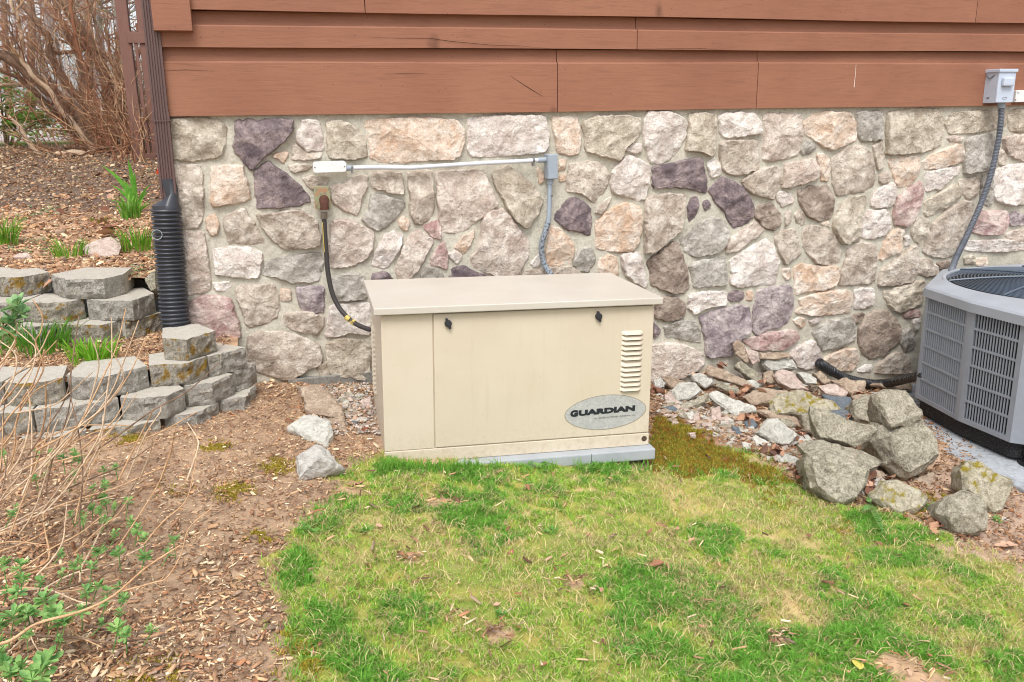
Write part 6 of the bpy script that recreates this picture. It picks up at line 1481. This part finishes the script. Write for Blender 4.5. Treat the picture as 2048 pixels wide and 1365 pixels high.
# distant bare trees
rs = random.Random(12)
def tree(x, y, h, r_, label, mat, seed):
    global rs
    rs = random.Random(seed); z = float(hill_h(x, np.array(y))); t = empty('bare_tree', (x, y, z), label, 'tree', 'bare trees on the slope behind')
    mb = MB(); P = [Vector((0,0,-.2))]; d = Vector((rs.gauss(0,.06), 0, 1))
    for i in range(8): d = (d+Vector((rs.gauss(0,.06), rs.gauss(0,.06), 0))).normalized(); P.append(P[-1]+d*h/8)
    mb.tube(P, [r_*(1-.8*i/8) for i in range(9)], 8); mb.build('trunk', mat, t, smooth=True); mb = MB()
    for k in range(26):
        i = rs.randint(2, 7); a = rs.uniform(0, 6.28); twig(mb, P[i], Vector((math.cos(a), math.sin(a)*.6, rs.uniform(.1,.9))).normalized(), h*rs.uniform(.15,.4), r_*.25, 2)
    o = mb.build('crown', mat, t); return t
for k, (u, y, h, r_) in enumerate([(146,11,9,.09),(190,17,11,.10),(222,14,9,.09),(60,22,12,.12),(105,30,12,.14),(20,26,10,.12),(272,22,12,.12),(175,34,12,.14),(-30,30,12,.14),(235,40,13,.16)]):
    x = float(aty(u, 250, y)[0]); tree(x, y, h, r_, ['brownish bare tree trunk left of the deck posts, nearest of the slope trees','grey bare tree behind the middle of the bare shrub','pale grey trunk just left of the first deck post','thin bare tree far behind the upper left of the shrub','slender distant tree seen through the pale shrub stems','distant tree near the left picture edge','bare tree showing between the two deck posts','far slender tree left of the grey one behind the shrub','far tree at the extreme left edge','farthest tree behind the first deck post'][k], B_GREY if k % 2 == 0 else B_TRUNK, 40+k)

# foreground shrub of thin tan stems -------------------------------
fg = empty('spirea_shrub', tuple(atg(20, 1230)), 'thin tan arching stems with green leaf rosettes in the lower left foreground', 'shrub')
def fstem(pts, r0, r1, mat, d0, d1, crop='O'):
    P = []; n = len(pts)
    for i, (u, v) in enumerate(cpx(crop, pts)): P.append(atd(u, v, d0+(d1-d0)*i/(n-1)))
    st = stream(P, 6); k = len(st); mb = MB()
    mb.tube(st, [r0+(r1-r0)*i/(k-1)+.0005*noise.noise(st[i]*80) for i in range(k)], 6)
    par(mb.build('stem', mat, None, smooth=True, angle=80), fg); return st
# upright stems: crop O (lower wall crop) coordinates, root first
UP = [([(-60,1100),(60,900),(200,740),(330,520),(270,330),(310,240),(320,120),(250,0)],.0030,.0016),
([(-80,900),(100,760),(230,560),(270,380),(200,300),(40,170)],.003,.0016),([(60,1330),(150,1200),(210,1020),(230,800),(210,680)],.0035,.0018),
([(230,1330),(300,1060),(345,860),(345,620)],.0032,.0019),([(300,1340),(400,1010),(445,900)],.003,.0014),([(-60,760),(60,620),(280,420),(380,230)],.003,.0016),
([(-60,860),(60,730),(200,560),(430,310)],.003,.0016),([(100,1330),(500,1090),(640,880),(740,560),(740,420),(690,280)],.0030,.0014),
([(300,1280),(560,1000),(780,820),(920,640),(935,560),(880,440),(800,360)],.003,.0014),([(600,1150),(800,980),(900,860),(970,700)],.0028,.0014),
([(500,1360),(700,1150),(790,930)],.0028,.0014),([(620,1365),(760,1080),(780,880)],.003,.0014),([(900,1365),(1040,1080),(1130,900),(1160,830)],.0030,.0013),
([(960,1365),(1100,1030),(1210,860),(1220,800)],.0030,.0013),([(1060,1365),(1140,1160),(1160,1040)],.0028,.0013),([(1220,1365),(1290,1170),(1325,1000)],.0028,.0013),([(1420,1365),(1500,1130),(1490,1040),(1420,930)],.003,.0013),
([(-60,640),(40,440),(130,240),(60,0)],.003,.0016),([(-60,1200),(100,1000),(170,760),(250,640),(340,380)],.003,.0016),([(-60,500),(20,300),(0,100)],.003,.0016),
([(-60,1050),(0,800),(100,600),(120,420),(-20,300)],.003,.0016),([(-20,1340),(100,1180),(130,900),(260,700),(470,590)],.003,.0015),([(120,860),(400,800),(560,680),(700,550)],.0026,.0013),
([(-60,300),(60,170),(130,180),(260,300),(300,420)],.0026,.0013),([(-60,560),(120,330),(20,220),(-60,200)],.0026,.0014)]
rs = random.Random(9)
for k, (pts, r0, r1) in enumerate(UP):
    p = cpx('O', [pts[0]])[0]; d_ = min(2.9, depth_of(atg(max(p[0],-60), max(900, p[1]))))
    d_ = d_*rs.uniform(.82, .95); fstem(pts, 0.85*r0*d_/2.2, 0.9*r1*d_/2.2, B_PALE if k % 3 else B_ORG, d_, d_*rs.uniform(.93, 1.04))
for k in range(34):
    u0 = rs.uniform(-40, 170); v0 = rs.uniform(880, 1180); d_ = min(2.8, depth_of(atg(max(u0,-40), v0)))*rs.uniform(.86, .96); L = rs.uniform(120, 340); a_ = rs.uniform(.35, 1.35); P_ = [(u0, v0)]
    for i in range(4): a_ += rs.gauss(.05, .16); P_.append((P_[-1][0]+math.cos(a_)*L/4, P_[-1][1]-math.sin(a_)*L/4))
    CROP['W'] = (0, 0, 1); fstem(P_, .0025*d_/2.2, .0013*d_/2.2, (B_PALE, B_ORG, B_TRUNK)[k % 3], d_, d_*rs.uniform(.94, 1.04), 'W')
# low lying stems, crop Y = (0,900) scale .3407
CROP['Y'] = (0, 900, .3407)
LO = [([(-100,960),(180,900),(350,820),(560,760),(640,715),(830,700)],.0058,.003),([(-100,760),(100,745),(300,690),(420,660)],.005,.003),([(-100,1160),(60,1120),(220,1020),(470,950),(660,860),(860,690),(1060,560)],.005,.0022),
([(-60,1060),(200,1090),(420,1100),(640,1130),(900,1100),(1040,1060)],.0055,.002),([(-100,580),(60,540),(280,560)],.004,.002),([(200,850),(400,740),(600,680),(700,640),(880,550)],.004,.002),([(500,1040),(640,1050),(780,1110)],.0045,.002),
([(0,830),(180,810),(400,830),(700,760)],.004,.002),([(-60,500),(260,330),(460,200),(640,140)],.004,.002),([(-60,430),(200,300),(440,120)],.004,.002),([(-60,620),(200,520),(380,400),(560,250)],.0038,.002),([(470,780),(480,690),(560,540),(630,370)],.0042,.0024),
([(680,720),(740,600),(780,470)],.004,.002),([(840,560),(960,420),(1090,300),(1140,120),(1160,0)],.0028,.0014),([(720,830),(900,780),(980,750),(1060,620),(1110,460),(1240,345)],.0028,.0014),([(200,880),(360,700),(440,600)],.0035,.002),
([(100,740),(240,680),(290,620),(265,480),(250,350)],.0042,.003),([(-60,340),(40,120),(140,-60)],.003,.0015),([(60,500),(120,330),(200,120),(260,-40)],.003,.0015),([(440,430),(480,250),(560,60),(620,-60)],.003,.0015),([(700,560),(820,380),(930,200),(980,60)],.003,.0014),
([(600,480),(760,250),(880,60)],.003,.0014),([(-60,260),(60,110),(100,-40)],.003,.0015),([(-60,850),(260,820),(500,900),(720,880)],.004,.002),([(430,420),(470,390),(560,400),(690,500)],.0024,.0018),([(-60,1000),(150,960),(300,960),(440,1080),(600,1160)],.0045,.002),([(0,1240),(160,1090),(200,1140),(300,1300)],.003,.0015)]
lost = []
for k, (pts, r0, r1) in enumerate(LO):
    P = []
    for i, (u, v) in enumerate(cpx('Y', pts)):
        flatp = pts[0][1] > 300 and max(p[1] for p in pts)-min(p[1] for p in pts) < 450
        g_ = atg(max(u, -80), max(v, 880), .03 if flatp else .05); dd = min(depth_of(g_), 3.1); P.append((u, v, dd*.97))
    if not flatp: d_ = P[0][2]; P = [(u, v, d_*(.94)) for u, v, _ in P]
    Q = [atd(u, v, dd) for u, v, dd in P]; st = stream(Q, 6); kk = len(st); mb = MB(); f = 1
    f = .85; mb.tube(st, [r0*f+(r1-r0)*f*i/(kk-1) for i in range(kk)], 7); par(mb.build('stem', [B_TRUNK, B_ORG, B_PALE][k % 3] if flatp else B_ORG, None, smooth=True, angle=80), fg); lost.append(st)
ros = [(20,690,1.2),(120,690,1.2),(130,770,1),(40,840,.8),(100,850,1),(240,800,.8),(260,900,1.6),(310,970,1.6),(80,1000,1.6),(160,980,1.4),(380,1030,1.4),(480,960,1.1),(160,1100,.9),(440,700,1),(470,660,.7),(580,610,1.1),(700,620,1.2),(850,640,1.1),(540,700,.8),
(510,850,1),(570,820,1),(630,850,1),(700,820,.9),(620,910,.8),(690,1070,1.2),(740,1100,1),(890,1070,.8),(1020,550,1.1),(990,620,.7),(850,540,1),(770,440,1),(810,480,1),(750,320,1),(620,220,1.1),(610,280,1),(620,320,.8),(590,370,.8),(540,350,.7),(620,420,.8),(680,340,.6),(420,390,.7),(480,390,.7),
(490,430,.7),(680,510,.8),(70,390,.8),(100,350,.6),(610,130,.9),(680,120,.8),(550,240,.7),(370,60,1.1),(310,40,.8),(440,30,.8),(460,70,1),(230,40,.8),(210,180,.8),(290,100,.7),(30,1270,1.2),(60,1330,1.2),(120,1300,1.2),(280,1270,1.7),(240,1330,1.6),(0,1150,1.3),(0,1220,1.2),(10,1040,1),(370,740,.7),(350,1120,.6),(600,1030,.6),(730,890,.8),(710,970,.6),(360,620,.6),(400,200,.7),(440,150,.8),(190,1370,1.4),(20,30,.8),(160,960,1.2),(340,1010,1.3)]
rs = random.Random(77)
for k, (x, y, s) in enumerate(ros):
    u, v = cpx('Y', [(x, y)])[0]; mb = MB(); d_ = min(depth_of(atg(max(u,-20), max(v, 900), .06)), 3.0)*.95; c = atd(u, v, d_)
    for j in range(2): leafrosette(mb, Vector(c)+Vector((0,0,.010*j)), .023*s*(.8+.4*rs.random()), rs, 10, .55+.5*j)
    mb.tube([Vector(c)+Vector((rs.uniform(-.03,0), .01, -.05*s)), Vector(c)], .0016, 5)
    par(mb.build('leaf_rosette', leaf_mats(((92,144,76),(160,198,116))), None), fg)
mb = MB()
for (u, v, s) in [(35,612,1.5),(28,640,1.5),(22,665,1.4),(40,628,1.3),(15,650,1.5),(8,690,1.2)]:
    c = atd(u, v, 2.5)
    for j in range(2): leafrosette(mb, c, .030*s, rs, 9, .8)
par(mb.build('leaf_rosette', leaf_mats(((110,160,104),(160,190,130))), None), fg)
for o in list(COL.objects):
    if o.type == 'MESH' and not o.data.materials: print('no material', o.name)
print('objects', len(COL.objects), 'polys', sum(len(o.data.polygons) for o in COL.objects if o.type == 'MESH'))
